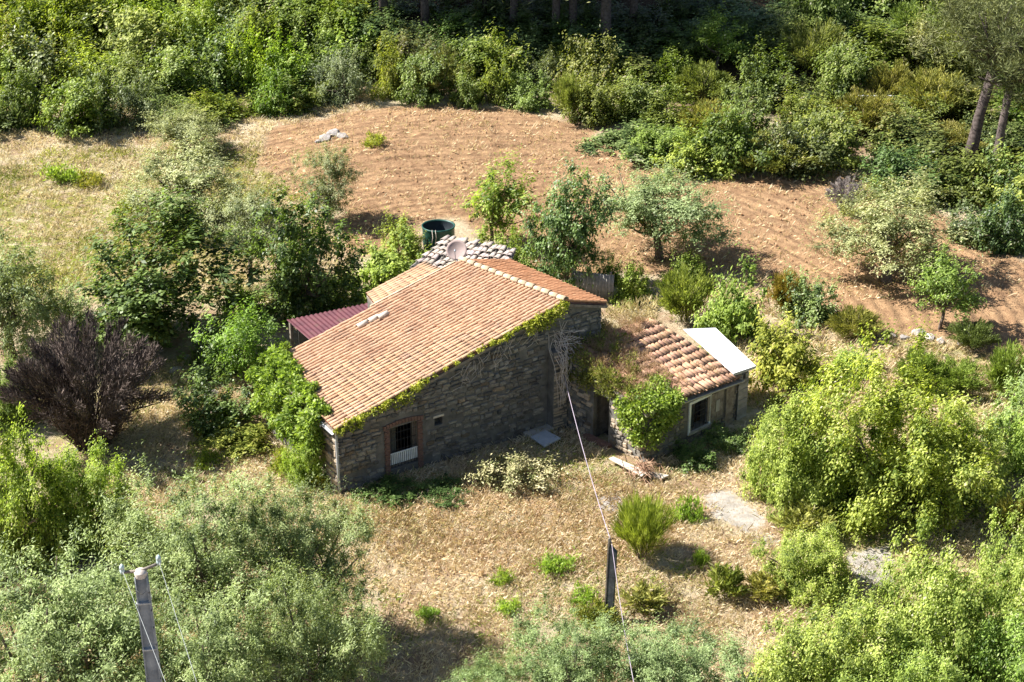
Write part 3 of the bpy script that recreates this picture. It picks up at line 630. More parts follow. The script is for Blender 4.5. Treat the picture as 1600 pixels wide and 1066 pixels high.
# side wall (door) runs from the gable to the corner
d0, _ = onwall(926, 690, S0, W0); d1, _ = onwall(947, 705, S0, W0); d0, d1 = sorted((d0, d1)); d1 = max(d1, d0+.75)
stp = lambda d: 2.92-(2.92-2.02)*d/LS
mb = MB()
for a, c, z0, z1 in ((0, d0, 0, None), (d0, d1, 1.85, None), (d1, LS, 0, None)):
    mb.wall(span(S0, W0, a), span(S0, W0, c), z0-(.1 if z0 == 0 else 0), stp(a) if z1 is None else z1, stp(c) if z1 is None else z1, .38)
side = mb.build('side_wall', M['mortar'], annex, off=AX)
lay_stones(side, span(S0, W0, .02), span(S0, W0, LS), lambda u: stp(min(u, LS))-.04, [(d0-.03, d1+.03, -1, 1.95)], seed=8, course=(.10, .17), wide=(.15, .36), limit=150, off=AX, meshes=STONES[:5]+PSTONES)
# window wall
xl, zt = onwall(1079, 632, W0, W1); xr, _ = onwall(1107, 640, W0, W1); _, zb = onwall(1079, 681, W0, W1)
zt = min(max(zt, 1.5), 1.72); zb = min(max(zb, .45), .75)
wtp = lambda d: 2.03-(2.03-1.68)*d/LW
mb = MB()
for a, c, z0, z1 in ((.381, xl, 0, None), (xl, xr, 0, zb), (xl, xr, zt, None), (xr, LW, 0, None)):
    mb.wall(span(W0, W1, a), span(W0, W1, c), z0-(.2 if z0 == 0 else 0), wtp(a) if z1 is None else z1, wtp(c) if z1 is None else z1, .36)
front = mb.build('window_wall', M['mortar'], annex, off=AX)
MB().wall(W0, span(W0, W1, .3805), -.2, wtp(0)-.01, wtp(.38)-.01, .37).build('corner_block', M['mortar'], annex, off=AX)
lay_stones(front, W0, W1, lambda u: wtp(min(u, LW))-.03, [(xl-.12, xr+.12, zb-.12, zt+.12), (3.05, 4.0, .5, 1.6)], seed=13, course=(.11, .18), wide=(.16, .4), limit=140, off=AX)
MB().wall(W1, (13.2, 0), -.2, 1.66, 2.9, .3).build('end_wall', M['mortar'], annex, off=AX)
MB().box(9.9, 13, -3.4, -.3, 0, .04).build('floor', M['inside'], annex, off=AX)
def onW(a, out, z):  # point on window wall, `out` metres proud of it
    p = np.array(W0); q = np.array(W1); d = (q-p)/LW; n = np.array([d[1], -d[0]]); r = p+d*a+n*out; return (r[0], r[1], z)
def wbox(mb, a0, a1, o0, o1, z0, z1): return mb.hexa([onW(a0, o1, z0), onW(a1, o1, z0), onW(a1, o0, z0), onW(a0, o0, z0)], [onW(a0, o1, z1), onW(a1, o1, z1), onW(a1, o0, z1), onW(a0, o0, z1)])
mb = MB(); wbox(mb, xl-.1, xl, -.12, .05, zb-.1, zt+.1); wbox(mb, xr, xr+.08, -.12, .05, zb, zt+.1); wbox(mb, xl+.001, xr-.001, -.12, .05, zt+.001, zt+.1)
awin = mb.build('window_frame', M['white'], annex, off=AX)
mb = MB(); wbox(mb, xl-.05, xr+.12, -.1, .09, zb-.1, zb-.001); mb.build('window_sill', M['concrete'], annex, off=AX)
mb = MB(); wbox(mb, xl+.02, xl+(xr-xl)*.42, -.18, -.15, zb+.01, zt-.01); mb.build('pane', M['glass'], awin, off=AX)
for k in range(1, 5): MB().tube([onW(xl+(xr-xl)*k/5, -.03, zb), onW(xl+(xr-xl)*k/5, -.03, zt)], .01, 5).build('grille_bar', M['iron'], awin, off=AX)
for k in range(1, 5): MB().tube([onW(xl, -.03, zb+(zt-zb)*k/5), onW(xr, -.03, zb+(zt-zb)*k/5)], .01, 5).build('grille_bar', M['iron'], awin, off=AX)
# blind wooden shutter with a pale patch, and the stained post to its right
mb = MB(); 
for k in range(5): wbox(mb, 3.1+k*.17, 3.1+k*.17+.16, .0, .05+.006*(k % 2), .55, 1.55)
sh = mb.build('shutter', M['wood'], annex, off=AX)
mb = MB(); wbox(mb, 3.52, 3.72, .06, .075, .8, 1.25); mb.build('patch', M['concrete'], sh, off=AX)
mb = MB(); wbox(mb, 4.08, 4.5, .0, .07, 0, 1.62); mb.build('corner_boards', M['wood'], annex, off=AX)
mb = MB(); wbox(mb, .9, 1.02, .03, .055, 1.0, 1.12); mb.build('vent_hole', M['inside'], annex, off=AX)  # solid dark box, coloured as the shade inside a hole
# gutter along the eave
mb = MB()
for k in range(12):
    a0, a1 = .35+k*.38, .35+(k+1)*.38; z = lambda a: 1.99-.36*a/LW
    mb.hexa([onW(a0, .17, z(a0)-.05), onW(a1, .17, z(a1)-.05), onW(a1, .05, z(a1)-.05), onW(a0, .05, z(a0)-.05)], [onW(a0, .2, z(a0)+.02), onW(a1, .2, z(a1)+.02), onW(a1, .05, z(a1)-.02), onW(a0, .05, z(a0)-.02)])
mb.build('gutter', M['zinc'], annex, off=AX)
# door: leaf swung inwards, plank sill
p, q = np.array(span(S0, W0, d0)), np.array(span(S0, W0, d1)); dd = (q-p)/np.linalg.norm(q-p); nn = np.array([-dd[1], dd[0]])
mb = MB(); mb.wall(tuple(p+nn*.2), tuple(p+nn*.95), .03, 1.82, 1.82, .04); mb.build('door', M['wood'], annex, off=AX)
mb = MB(); mb.wall(tuple(p-nn*.25-dd*.25), tuple(q-nn*.25+dd*.2), .0, .16, .16, .24); mb.build('doorstep', M['brick'], annex, off=AX)

# shed with the white sheet roof
SHB = np.array([14.6, -3.2, 0]); shed = empty('garden_shed', loc2w(SHB), RZ, 'small grey board shed with a bright white flat roof beside the annex', 'shed')
wr = []
for x, y in ((1146, 584), (1181, 572), (1118, 512), (1068, 514)):
    d = ray(x, y); best = None
    t0, t1 = 30., 120.
    for _ in range(50):
        t = (t0+t1)/2; l_ = w2loc(P0+d*t); 
        if l_[2] > 2.02+.20*(l_[1]+3.4): t0 = t
        else: t1 = t
    wr.append(l_)
wr = [np.array(q) for q in wr]
for k in range(3):
    f_ = lambda t: (wr[0]+(wr[3]-wr[0])*t, wr[1]+(wr[2]-wr[1])*t); (a, b_), (c_, e_) = f_(k/3), f_((k+1)/3+(.02 if k < 2 else 0)); dz = np.array([0, 0, .004-.006*k]); th_ = np.array([0, 0, .035])
    MB().hexa([a+dz-th_, b_+dz-th_, e_+dz-th_, c_+dz-th_], [a+dz, b_+dz, e_+dz, c_+dz]).build('roof_sheet', M['sheet'], shed, off=SHB)
fe = [wr[0]+np.array([.0, -.012, 0]), wr[1]+np.array([0, -.012, 0])]
MB().hexa([fe[0]-(0, .0, .09), fe[1]-(0, .0, .09), fe[1]-(0, -.01, .09), fe[0]-(0, -.01, .09)], [fe[0]+(0, 0, .012), fe[1]+(0, 0, .012), fe[1]+(0, .01, .012), fe[0]+(0, .01, .012)]).build('roof_edge', M['zinc'], shed, off=SHB)
f0 = np.array([14.42, -3.32]); f1 = np.array([wr[1][0]-.18, wr[1][1]+.16])
MB().wall(tuple(f0), tuple(f1), -.2, wr[0][2]-.07, wr[1][2]-.07, .1).build('front_wall', M['mortar'], shed, off=SHB)
d = (f1-f0)/np.linalg.norm(f1-f0); n_ = np.array([d[1], -d[0]]); z = 0.0; k = 0
while z < wr[0][2]-.3:
    MB().wall(tuple(f0+n_*(.02+.006*(k % 2))), tuple(f1+n_*(.02+.006*(k % 2))), z, z+.185, z+.185, .02).build('board', M['block'], shed, off=SHB); z += .2; k += 1
MB().wall(tuple(f1), (wr[2][0]-.15, wr[2][1]-.2), -.2, wr[1][2]-.07, wr[2][2]-.07, .1).build('side_wall', M['block'], shed, off=SHB)
mb = MB(); c_ = (f0+f1)/2+n_*.04; mb.wall(tuple(c_-d*.06), tuple(c_+d*.06), 1.62, 1.78, 1.78, .012); mb.build('vent', M['inside'], shed, off=SHB)  # dark plate stands in for the shade of an opening

# red corrugated lean-to behind the far verge
l0 = w2loc(atz(448, 500, 2.6)); l1 = w2loc(atz(592, 470, 2.75)); RDB = np.array([l0[0]+1, 6.5, 0])
lean = empty('lean_to', loc2w(RDB), RZ, 'lean-to with shade-darkened red corrugated metal roof against the farmhouse', 'lean-to')
c4 = (np.array([l0[0], 5.25, 2.42]), np.array([l1[0], 5.35, 2.6]), np.array([l1[0], l1[1], 2.75]), np.array([l0[0], l0[1], 2.6]))
V = []; Fc = []; nw = 120
for j in (0, 1):
    for k in range(nw+1): p = quad(c4, k/nw, j); V.append(p+np.array([0, 0, .022*math.sin(k/nw*2*math.pi*20)]))
for j in (0, 1):
    for k in range(nw+1): p = quad(c4, k/nw, j); V.append(p+np.array([0, 0, .022*math.sin(k/nw*2*math.pi*20)-.012]))
for k in range(nw): Fc += [(k, k+1, nw+2+k, nw+1+k), (2*nw+2+k+1, 2*nw+2+k, 3*nw+3+k, 3*nw+4+k), (nw+1+k, nw+2+k, 3*nw+4+k, 3*nw+3+k)]
MB().add(V, Fc).build('roof_sheet', M['red'], lean, True, off=RDB)
for k, (a, c) in enumerate(((.03, .97), (.97, .97))): p = quad(c4, a, c); MB().box(p[0]-.06, p[0]+.06, p[1]-.06, p[1]+.06, -.1, p[2]-.04).build('post', M['wood'], lean, off=RDB)
MB().wall((l1[0]-.3, l1[1]-.2), (l0[0]+.3, l0[1]-.2), -.1, 2.4, 2.3, .2).build('rear_wall', M['mortar'], lean, off=RDB)

# low outbuilding with weathered tiles behind the ridge
g4 = [w2loc(atz(640, 415, 2.45)), w2loc(atz(697, 369, 2.95)), w2loc(atz(806, 388, 2.95)), w2loc(atz(782, 440, 2.45))]
OB = np.array([(g4[0][0]+g4[2][0])/2, (g4[0][1]+g4[2][1])/2, 0]); outb = empty('outbuilding', loc2w(OB), RZ, 'low outbuilding with weathered grey tiles behind the farmhouse ridge', 'outbuilding')
tile_roof(outb, OB, (g4[0], g4[1], g4[2], g4[3]), 15, 7, M['tilegrey'], M['tilegrey'], 300, dict(ln=.46, r1=.12, r2=.10, th=.025, rise=.55), tints=half, jit=.02, wild=.10, rnd=33, tilt=.17, panmat='mortar', skip=lambda s, t, g: g.random() < .08)  # dark pan colour deepens the shade in the gaps between tiles
for a, c in ((0, 1), (1, 2), (2, 3), (3, 0)):
    cc_ = (g4[0]+g4[1]+g4[2]+g4[3])/4; pa = g4[a]+(cc_-g4[a])*.06; pb = g4[c]+(cc_-g4[c])*.06
    MB().wall(pa[:2], pb[:2], -.1, pa[2]-.2, pb[2]-.2, -.25).build('wall', M['mortar'], outb, off=OB)

# ------------------------------------------------------------------ small objects
# water tank
tp = atz(685, 352, 1.15); TR = 26.0/scale(tp); tz = onground(tp[0], tp[1]); tank = empty('water_tank', (tp[0], tp[1], tz), 0, 'open round dark green plastic water tank behind the outbuilding', 'tank'); hz = tp[2]-tz
MB().lathe([(TR*.93, 0), (TR*.97, hz*.3), (TR*.97, hz*.9), (TR, hz*.93), (TR*1.02, hz), (TR*.95, hz), (TR*.93, hz*.95)], 32).build('tank_wall', M['tank'], tank, True)
MB().lathe([(TR*.93, hz*.95), (TR*.9, hz*.3), (.001, hz*.3)], 32).build('lining', M['tankin'], tank, True)
for k in (-.25, -.10): MB().tube([(k, -TR*.7, hz-.05), (k, -TR*1.0, hz+.03), (k+.03, -TR*1.07, hz*.75), (k-.03, -TR*1.05, hz*.42)], .018, 6).build('rope', M['rope'], tank, True)
# satellite dish on the far gable
dp = atz(714, 392, 4.62); dish = empty('satellite_dish', (dp[0], dp[1], dp[2]-.6), 0, 'round pinkish satellite dish standing above the ridge end', 'dish')
nrm = np.array([-.12, -.78, .62]); nrm /= np.linalg.norm(nrm); ax = np.cross((0, 0, 1), nrm); ax /= np.linalg.norm(ax); ay = np.cross(nrm, ax); DR = 16.5/scale(dp)
V = []; Fc = []; sg = 24; rings = 5
for side_ in (0, 1):
    for i in range(rings+1):
        for k in range(sg):
            r = DR*i/rings; V.append(np.array([0, 0, .6])+ax*r*math.cos(2*math.pi*k/sg)+ay*r*math.sin(2*math.pi*k/sg)+nrm*(.12*(i/rings)**2-.012*side_))
for side_ in (0, 1):
    o_ = side_*(rings+1)*sg
    for i in range(rings):
        for k in range(sg): f = (o_+i*sg+k, o_+i*sg+(k+1) % sg, o_+(i+1)*sg+(k+1) % sg, o_+(i+1)*sg+k); Fc.append(f if side_ == 0 else f[::-1])
e0, e1 = rings*sg, (rings+1)*sg+rings*sg
for k in range(sg): Fc.append((e0+k, e0+(k+1) % sg, e1+(k+1) % sg, e1+k))
MB().add(V, Fc).build('reflector', M['dish'], dish, True)
MB().tube([(0, .12, -.5), (0, .10, .3), (0, .03, .58)], .025, 8).build('mast', M['zinc'], dish)
MB().tube([np.array([0, 0, .6])-ay*DR*.9+nrm*.1, np.array([0, 0, .6])-ay*DR*.35+nrm*.45], .014, 6).build('feed_arm', M['zinc'], dish)
MB().tube([np.array([0, 0, .6])-ay*DR*.38+nrm*.42, np.array([0, 0, .6])-ay*DR*.2+nrm*.40], .035, 8).build('feed_horn', M['pole'], dish)

# service pole with crossarm in the near left
pt = atz(226, 884, 8.6); gz = onground(pt[0], pt[1]); PH = pt[2]-gz; pole = empty('utility_pole', (pt[0], pt[1], gz), R(8), 'grey metal service pole with two glass insulators near the camera', 'pole')
def section(z, wd, dp_, fl):   # H section outline
    h, d_ = wd/2, dp_/2
    return [(-h, -d_, z), (-h+fl, -d_, z), (-h+fl, -d_*.55, z), (h-fl, -d_*.55, z), (h-fl, -d_, z), (h, -d_, z), (h, d_, z), (-h, d_, z)]
s0, s1 = section(-.2, .42, .36, .035), section(PH-.25, .27, .24, .028)
def lean_(p): return (p[0]-.012*p[2]+.0, p[1], p[2])
MB().hexa([lean_(p) for p in s0], [lean_(p) for p in s1]).build('shaft', M['pole'], pole)
ox = -.012*PH
MB().lathe([(.13, PH-.26), (.14, PH-.16), (.14, PH-.13), (.11, PH-.125), (.105, PH-.10), (.001, PH-.09)], 16, (ox, 0)).build('cap', M['rope'], pole, True)
arm = MB().tube([(ox-.36, .02, PH-.14), (ox, 0, PH-.12), (ox+.36, .06, PH-.02)], .035, 8).build('crossarm', M['wood'], pole, True)
INS = []
for dx, dy, dz in ((-.38, .02, -.08), (.40, .06, .06)):
    mb = MB().lathe([(.02, PH+dz-.1), (.05, PH+dz-.08), (.055, PH+dz), (.035, PH+dz+.02), (.06, PH+dz+.04), (.05, PH+dz+.10), (.02, PH+dz+.14), (.001, PH+dz+.145)], 12, (ox+dx, dy)); mb.build('insulator', M['insul'], pole, True); INS.append((ox+dx, dy, PH+dz))
mb = MB()
for k in range(14): z = 1.2+k*.42; 
MB().tube([lean_((.17, -.06, 0)), lean_((.155, -.06, PH*.6)), lean_((.145, -.06, PH-.4))], .02, 6).build('conduit', M['zinc'], pole)
for zz in (PH-.9, PH-2.1, PH-3.4):
    MB().box(-.012*zz-.155, -.012*zz+.155, -.14, .135, zz, zz+.035).build('band_clamp', M['zinc'], pole)
for k in range(9):
    zz = PH-.6-.45*k; MB().tube([(-.012*zz+.142+.004*k, -.10, zz), (-.012*zz+.142+.004*k, -.165, zz)], .011, 6).build('bolt', M['iron'], pole)
MB().tube([(ox-.12, -.12, PH-.2), (ox-.1, -.16, PH-.5), (ox, -.17, PH-.62), (ox+.12, -.16, PH-.5), (ox+.14, -.1, PH-.22)], .012, 6).build('wire_loop', M['thinwire'], pole, True)
def w_of(o, p): c, s_ = math.cos(o.rotation_euler[2]), math.sin(o.rotation_euler[2]); return np.array([o.location[0]+c*p[0]-s_*p[1], o.location[1]+s_*p[0]+c*p[1], o.location[2]+p[2]])
def wire(name, pts, r, mat, label, sag=0, n=16):
    pts = [np.array(p, float) for p in pts]; P = []
    for a, c in zip(pts[:-1], pts[1:]):
        for k in range(n): t = k/n; P.append(a*(1-t)+c*t-np.array([0, 0, sag*4*t*(1-t)]))
    P.append(pts[-1]); o = MB().tube([p-P[0] for p in P], r, 6).build(name, M[mat], None, True, loc=P[0]); return tag(o, label, 'wire')
a_ = w_of(pole, INS[1]); d = ray(309, 1072); wire('overhead_wire', [a_, P0+d*(depth(a_)-3.2)], .0045, 'thinwire', 'thin pale wire dropping from the service pole\'s right insulator')
a_ = w_of(pole, INS[0]); d = ray(262, 1075); wire('overhead_wire', [a_, P0+d*(depth(a_)-3.2)], .0045, 'thinwire', 'thin pale wire dropping from the service pole\'s left insulator')
# dark post in the yard and the cable to the house
pb = at(952, 966); ph = 120/scale(pb)/.9; post = empty('yard_post', pb, R(-20), 'dark flat post standing in dry grass under the house cable', 'post')
mb = MB(); mb.hexa([(-.11, -.09, -.2), (.11, -.09, -.2), (.11, .09, -.2), (-.11, .09, -.2)], [(-.04, -.09, ph), (.17, -.09, ph-.18), (.17, .05, ph-.18), (-.04, .05, ph)]); mb.build('shaft', M['darkpost'], post)
MB().hexa([(-.15, -.10, -.2), (-.112, -.10, -.2), (-.112, .06, -.2), (-.15, .06, -.2)], [(-.08, -.10, ph+.25), (-.042, -.10, ph+.25), (-.042, .06, ph+.25), (-.08, .06, ph+.25)]).build('lit_edge_strip', M['wood'], post)  # paler grey strip put in for the post's sunlit left face
MB().tube([(-.02, -.1, ph), (0, -.12, ph+.2), (.05, -.1, ph+.3)], .02, 6).build('hook', M['iron'], post)
pw = pb+np.array([.0, -.1, ph+.12]); hw = loc2w(onv(881, 585, -.42)); d = ray(992, 1075); e_ = P0+d*(depth(pb)-9)
wire('house_cable', [hw, pw], .012, 'wire', 'pale lilac cable running from the house corner to the dark post', .25)
wire('house_cable', [pw, e_], .009, 'wire', 'pale lilac cable running from the dark post towards the bottom edge', .2)
# slabs, boards
def slab(name, px4, z, th, mat, label, cat):
    q = [atz(x, y, z) for x, y in px4]; c = sum(q)/len(q); mb = MB().hexa([p-c-np.array([0, 0, th]) for p in q], [p-c for p in q]); o = mb.build(name, M[mat], None, loc=c, bevel=.012); return tag(o, label, cat)
slab('paving_slab', [(829, 682), (853, 672), (876, 684), (851, 697)], .20, .07, 'slab', 'pale blue-grey square slab lying in the shaded inner corner', 'slab')
slab('stone_step', [(811, 672), (846, 658), (866, 668), (834, 684)], .17, .16, 'concrete', 'brownish stone step at the foot of the pier', 'step')
slab('plank', [(951, 716), (958, 713), (1012, 737), (1003, 744)], .25, .05, 'palewood', 'pale plank catching the sun below the annex door wall', 'plank')
slab('plank', [(1000, 737), (1006, 735), (1046, 742), (1034, 748)], .12, .05, 'palewood', 'short weathered plank beside the heap of dry branches', 'plank')
# grey corrugated screen behind the orange slope
a, c = w2loc(at(893, 462)), w2loc(at(958, 470)); scb = empty('corrugated_screen', loc2w((a+c)/2), RZ, 'grey corrugated screen behind the orange roof slope', 'screen'); off = (a+c)/2; V = []; Fc = []; n = 90
for z in (0, 1): 
    for k in range(n+1): t = k/n; p = a*(1-t)+c*t; V.append((p[0]-off[0], p[1]-off[1]+.03*math.sin(k*.9), -.2+z*1.35))
for k in range(n): Fc.append((k, k+1, n+2+k, n+1+k))
so = MB().add(V, Fc).build('sheet', M['block'], scb, True); sm = so.modifiers.new('thick', 'SOLIDIFY'); sm.thickness = .012
for t in (.04, .96): p = a*(1-t)+c*t-off; MB().box(p[0]-.04, p[0]+.04, p[1]+.05, p[1]+.13, -.2, 1.25).build('post', M['wood'], scb)
# rocks
def rock_mesh(seed, mat='rock'):
    g = np.random.default_rng(seed); d = unit(26, g); d[:, 2] *= .6
    import bmesh
    bm = bmesh.new()
    for p in d*g.uniform(.75, 1.1, (26, 1)): bm.verts.new(p)
    bmesh.ops.convex_hull(bm, input=bm.verts); 
    for v_ in [v_ for v_ in bm.verts if not v_.link_faces]: bm.verts.remove(v_)
    me = bpy.data.meshes.new('rock'); bm.to_mesh(me); bm.free(); me.materials.append(M[mat]); return me
ROCK = [rock_mesh(k) for k in range(5)]
ORD = ['first', 'second', 'third', 'fourth', 'fifth', 'sixth', 'seventh', 'eighth', 'ninth', 'tenth', 'eleventh', 'twelfth', 'thirteenth', 'fourteenth', 'fifteenth', 'sixteenth', 'seventeenth', 'eighteenth', 'nineteenth', 'twentieth']+['%dth' % k for k in range(21, 60)]
def rocks(spots, where, group):
    for k, (x, y, wpx) in enumerate(sorted(spots)):
        p = at(x, y); o = bpy.data.objects.new('rock', ROCK[k % 5]); link(o); r = wpx/2/scale(p); o.location = p+np.array([0, 0, r*.15]); o.scale = (r, r*.8, r*.8); o.rotation_euler = (0, 0, random.uniform(0, 6)); o.color = (1, 1, 1, 1)
        tag(o, 'grey rock %s, %s from the left' % (where, ORD[k]), 'rock', group)
rocks([(508, 218, 26), (520, 211, 30), (535, 214, 24), (497, 222, 12)], 'at the upper edge of the ploughed field', 'rocks at the field edge')
rocks([(1395, 525, 18), (1413, 530, 22), (1435, 521, 26), (1452, 528, 24), (1470, 535, 18), (1380, 532, 12), (1500, 538, 14)], 'on the bank below the slender young tree', 'rocks on the bank')
rocks([(275, 580, 22), (310, 585, 28), (330, 618, 30), (292, 560, 18)], 'in the shade beside the dead bush', 'rocks beside the dead bush')
# stray pale pole in the left shrubs, wooden stake by the pines, pale rail in the woods
p0_, p1_ = at(103, 722, .25), at(121, 702, .5); tag(MB().tube([(0, 0, 0), tuple(p1_-p0_)], .035, 8).build('pale_pipe', M['white'], None, loc=p0_), 'short pale pipe leaning among shrubs below the dead bush', 'pipe')
p0_ = at(1472, 243); tag(MB().tube([(0, 0, -.2), (.03, 0, .9)], .05, 8).build('stake', M['palewood'], None, loc=p0_), 'short pale stake near the foot of the pines', 'stake')
p0_, p1_ = at(1340, 150, .9), at(1432, 150, .9); tag(MB().tube([(0, 0, 0), tuple(p1_-p0_)], .04, 6).build('pale_rail', M['white'], None, loc=p0_), 'thin pale rail among bushes left of the pines', 'rail')

# ------------------------------------------------------------------ creepers on the buildings
def leaf_cloud(name, mat, pts, n, r, Ln, Wd, seed, tint=(1, 1, 1), tilt=(0, 0, -.2), label=None, cat='creeper', flat=.3, nm='creeper'):
    """leaves scattered round the points pts (world), one plant"""
    g = np.random.default_rng(seed); pts = np.array(pts); i = g.integers(0, len(pts), n); rr = r if np.ndim(r) == 0 else np.array(r)[i][:, None]
    base = pts[:, :].mean(0); base[2] = pts[:, 2].min()
    q = unit(n, g); P = pts[i]+q*rr*(g.random((n, 1))**.5)-base; D = q*.6+unit(n, g)*.8+np.array(tilt); D /= np.linalg.norm(D, axis=1)[:, None]
    V, Fq = leaves(P, D, Ln, Wd, g, flat); cv = g.random(len(pts))
    me = np_mesh('foliage', V, Fq, M[mat], np.repeat(np.clip(.4*cv[i]+.6*g.random(n), 0, 1), 4))
    o = empty(nm, base, 0, label, cat); f = bpy.data.objects.new('foliage', me); link(f, o); f.color = (*tint, 1)
    return o, base
g = np.random.default_rng(44)
# ivy over the low eave
pts = []; rs = []
for k in range(150):
    v = g.uniform(.75, 5.3); u = g.uniform(-.7, .25+.55*(v > 2.2)*g.random()+.9*max(0, (v-3.4)/1.9)*g.random()); top = 2.55+.06*v+.22*max(u, 0)
    z = top+.10 if u > -.1 else g.uniform(1.0 if v < 3 else 1.3, top)
    pts.append(loc2w((u*.7-(.1 if z < top else 0), v, z))); rs.append(.15 if u > -.1 else .26)
leaf_cloud('ivy', 'lime', pts, 17000, rs, .15, .085, 4, (.78, .92, .8), (-.2, 0, -.35), 'bright green creeper spilling over the farmhouse\'s low eave', 'creeper')
# creeper along the near verge
pts = []; rs = []
for k in range(120):
    s_ = g.random(); 
    if .36 < s_ < .66 and g.random() < .75: continue
    p = quad((RN, RB, RC, RD), s_, 0)+np.array([0, g.uniform(-.1, .07), g.uniform(-.12, .07)]); pts.append(loc2w(p)); rs.append(g.uniform(.04, .12))
for k in range(36): p = quad((RN, RB, RC, RD), g.uniform(.80, 1.0), 0)+np.array([0, g.uniform(-.15, .02), g.uniform(-.45, .0)]); pts.append(loc2w(p)); rs.append(.16)
for k in range(14): p = quad((RN, RB, RC, RD), g.uniform(.05, .35), 0)+np.array([0, g.uniform(-.12, .02), g.uniform(-.45, -.1)]); pts.append(loc2w(p)); rs.append(.12)
leaf_cloud('verge', 'lime', pts, 5200, rs, .09, .05, 5, (1.05, .98, .6), (0, 0, -.2), 'thin yellow-green creeper along the sloping gable edge of the farmhouse', 'creeper')
# creeper on the annex corner
pts = []; rs = []
for k in range(90):
    a = g.uniform(-.95, 1.15); 
    if a < 0: p = np.array([*span(S0, W0, LS+a), 0]); out = np.array([-1, .15, 0])
    else: p = np.array([*span(W0, W1, a), 0]); out = np.array([.16, -1, 0])
    z = g.uniform(.7+abs(a)*.8, 2.15); pts.append(loc2w(p+out*g.uniform(.05, .3)+np.array([0, 0, z]))); rs.append(.27)
for k in range(70):
    p = quad(AN, g.uniform(-.04, .24), g.uniform(0, .34)); pts.append(loc2w(p+np.array([0, 0, .14]))); rs.append(.22)
leaf_cloud('annexcreeper', 'lime', pts, 10000, rs, .12, .075, 6, (.8, .92, .75), (-.1, -.2, -.3), 'bright green creeper hanging over the front corner of the annex', 'creeper')
# weeds rooted in the annex roof
pts = []; rs = []
for k in range(300):
    s_, t_ = g.uniform(.08, 1.08), g.random()**1.1*.9
    if t_ > .5 and g.random() < .8 and s_ < .85: continue
    p = quad(AN, s_, t_); pts.append(loc2w(p+np.array([0, 0, .12]))); rs.append(g.uniform(.1, .24))
leaf_cloud('roofweeds', 'straw', pts, 15000, rs, .16, .010, 7, (.70, .56, .50), (0, 0, .8), 'dry brown weeds growing across the annex roof', 'weeds', 0, 'dry_weeds')
pts = []; rs = []
for k in range(34):
    s_, t_ = g.uniform(.2, 1.05), g.random()**1.8*.5; p = quad(AN, s_, t_); pts.append(loc2w(p+np.array([0, 0, .2]))); rs.append(g.uniform(.14, .3))
for k in range(40): p = np.array([*span(S0, W0, g.uniform(0, d1+.4)), 0]); pts.append(loc2w(p+np.array([-.12, 0, g.uniform(2.0, 2.95)]))); rs.append(.2)
leaf_cloud('roofgreen', 'broom', pts, 5200, rs, .15, .035, 8, (.72, .72, .6), (0, 0, .5), 'green weeds growing over the annex roof above the doorway', 'weeds', .1, 'green_weeds')
pts = []
for k in range(80): p = np.array([g.uniform(10.6, 13.6), g.uniform(.2, 1.3), g.uniform(1.6, 3.35)]); pts.append(loc2w(p))
leaf_cloud('behind', 'straw', pts, 7000, .3, .22, .025, 9, (.85, .82, .62), (0, 0, .8), 'tall dry yellowing weeds behind the annex roof', 'weeds', 0, 'dry_weeds')
# bare vine by the pier
vine = empty('dead_vine', loc2w((8.75, -.45, 0)), RZ, 'bare grey vine stems hanging below the ridge end', 'vine'); mb = MB(); gr_ = random.Random(5)
for k in range(30):
    x = gr_.gauss(0, .18); z0, z1 = gr_.uniform(2.9, 4.2), gr_.uniform(.9, 3.2); pts_ = []
    for i in range(6): t = i/5; pts_.append((x*(1-.4*t)+gr_.gauss(0, .07), -.02-gr_.random()*.22+.38*(t < .3)*(1 if z0 > 3.1 else 0), z0+(z1-z0)*t))
    mb.tube(pts_, .009, 4)
for k in range(34):
    x, z = gr_.gauss(.05, .22), gr_.uniform(2.9, 3.9); pts_ = [(x, .2, z)]
    for i in range(3): pts_.append((pts_[-1][0]+gr_.gauss(.08, .16), pts_[-1][1]-.12, pts_[-1][2]+gr_.gauss(0, .1)))
    mb.tube(pts_, .007, 4)
mb.build('stems', M['rope'], vine)
vine2 = empty('dead_vine', loc2w((7.0, -.1, 3.2)), RZ, 'thin bare vine stems clinging under the sloping gable edge', 'vine'); mb = MB()
for k in range(26):
    x = gr_.uniform(-2.2, 1.0); z = ztop(7+x)-3.2-.1; pts_ = [(x, .0, z)]
    for i in range(4): pts_.append((pts_[-1][0]+gr_.gauss(-.05, .16), .03-gr_.random()*.05, pts_[-1][2]-gr_.uniform(.08, .28)))
    mb.tube(pts_, .006, 4)
mb.build('stems', M['rope'], vine2)
# heap of dry branches in front of the annex corner
bp = at(1005, 745); heap = empty('branch_heap', bp, 0, 'heap of dry reddish branches at the annex corner', 'branches'); mb = MB()
for k in range(150):
    a = gr_.uniform(0, 6.28); r = abs(gr_.gauss(0, .42)); x, y = r*math.cos(a), r*math.sin(a)*.8; z = max(.02, .42-.5*r+gr_.gauss(0, .08)); d_ = np.array([gr_.gauss(0, 1), gr_.gauss(0, 1), gr_.gauss(.1, .5)]); d_ /= np.linalg.norm(d_)
    mb.tube([np.array([x, y, z]), np.array([x, y, z])+d_*.18+np.array([0, 0, .03]), np.array([x, y, z])+d_*.42], [.014, .011, .006], 4)
tag(mb.build('twigs', simple('dry_branch', [(.3, (.26, .13, .08)), (.7, (.52, .36, .25))], 4, .95, .1), heap), kind='stuff')

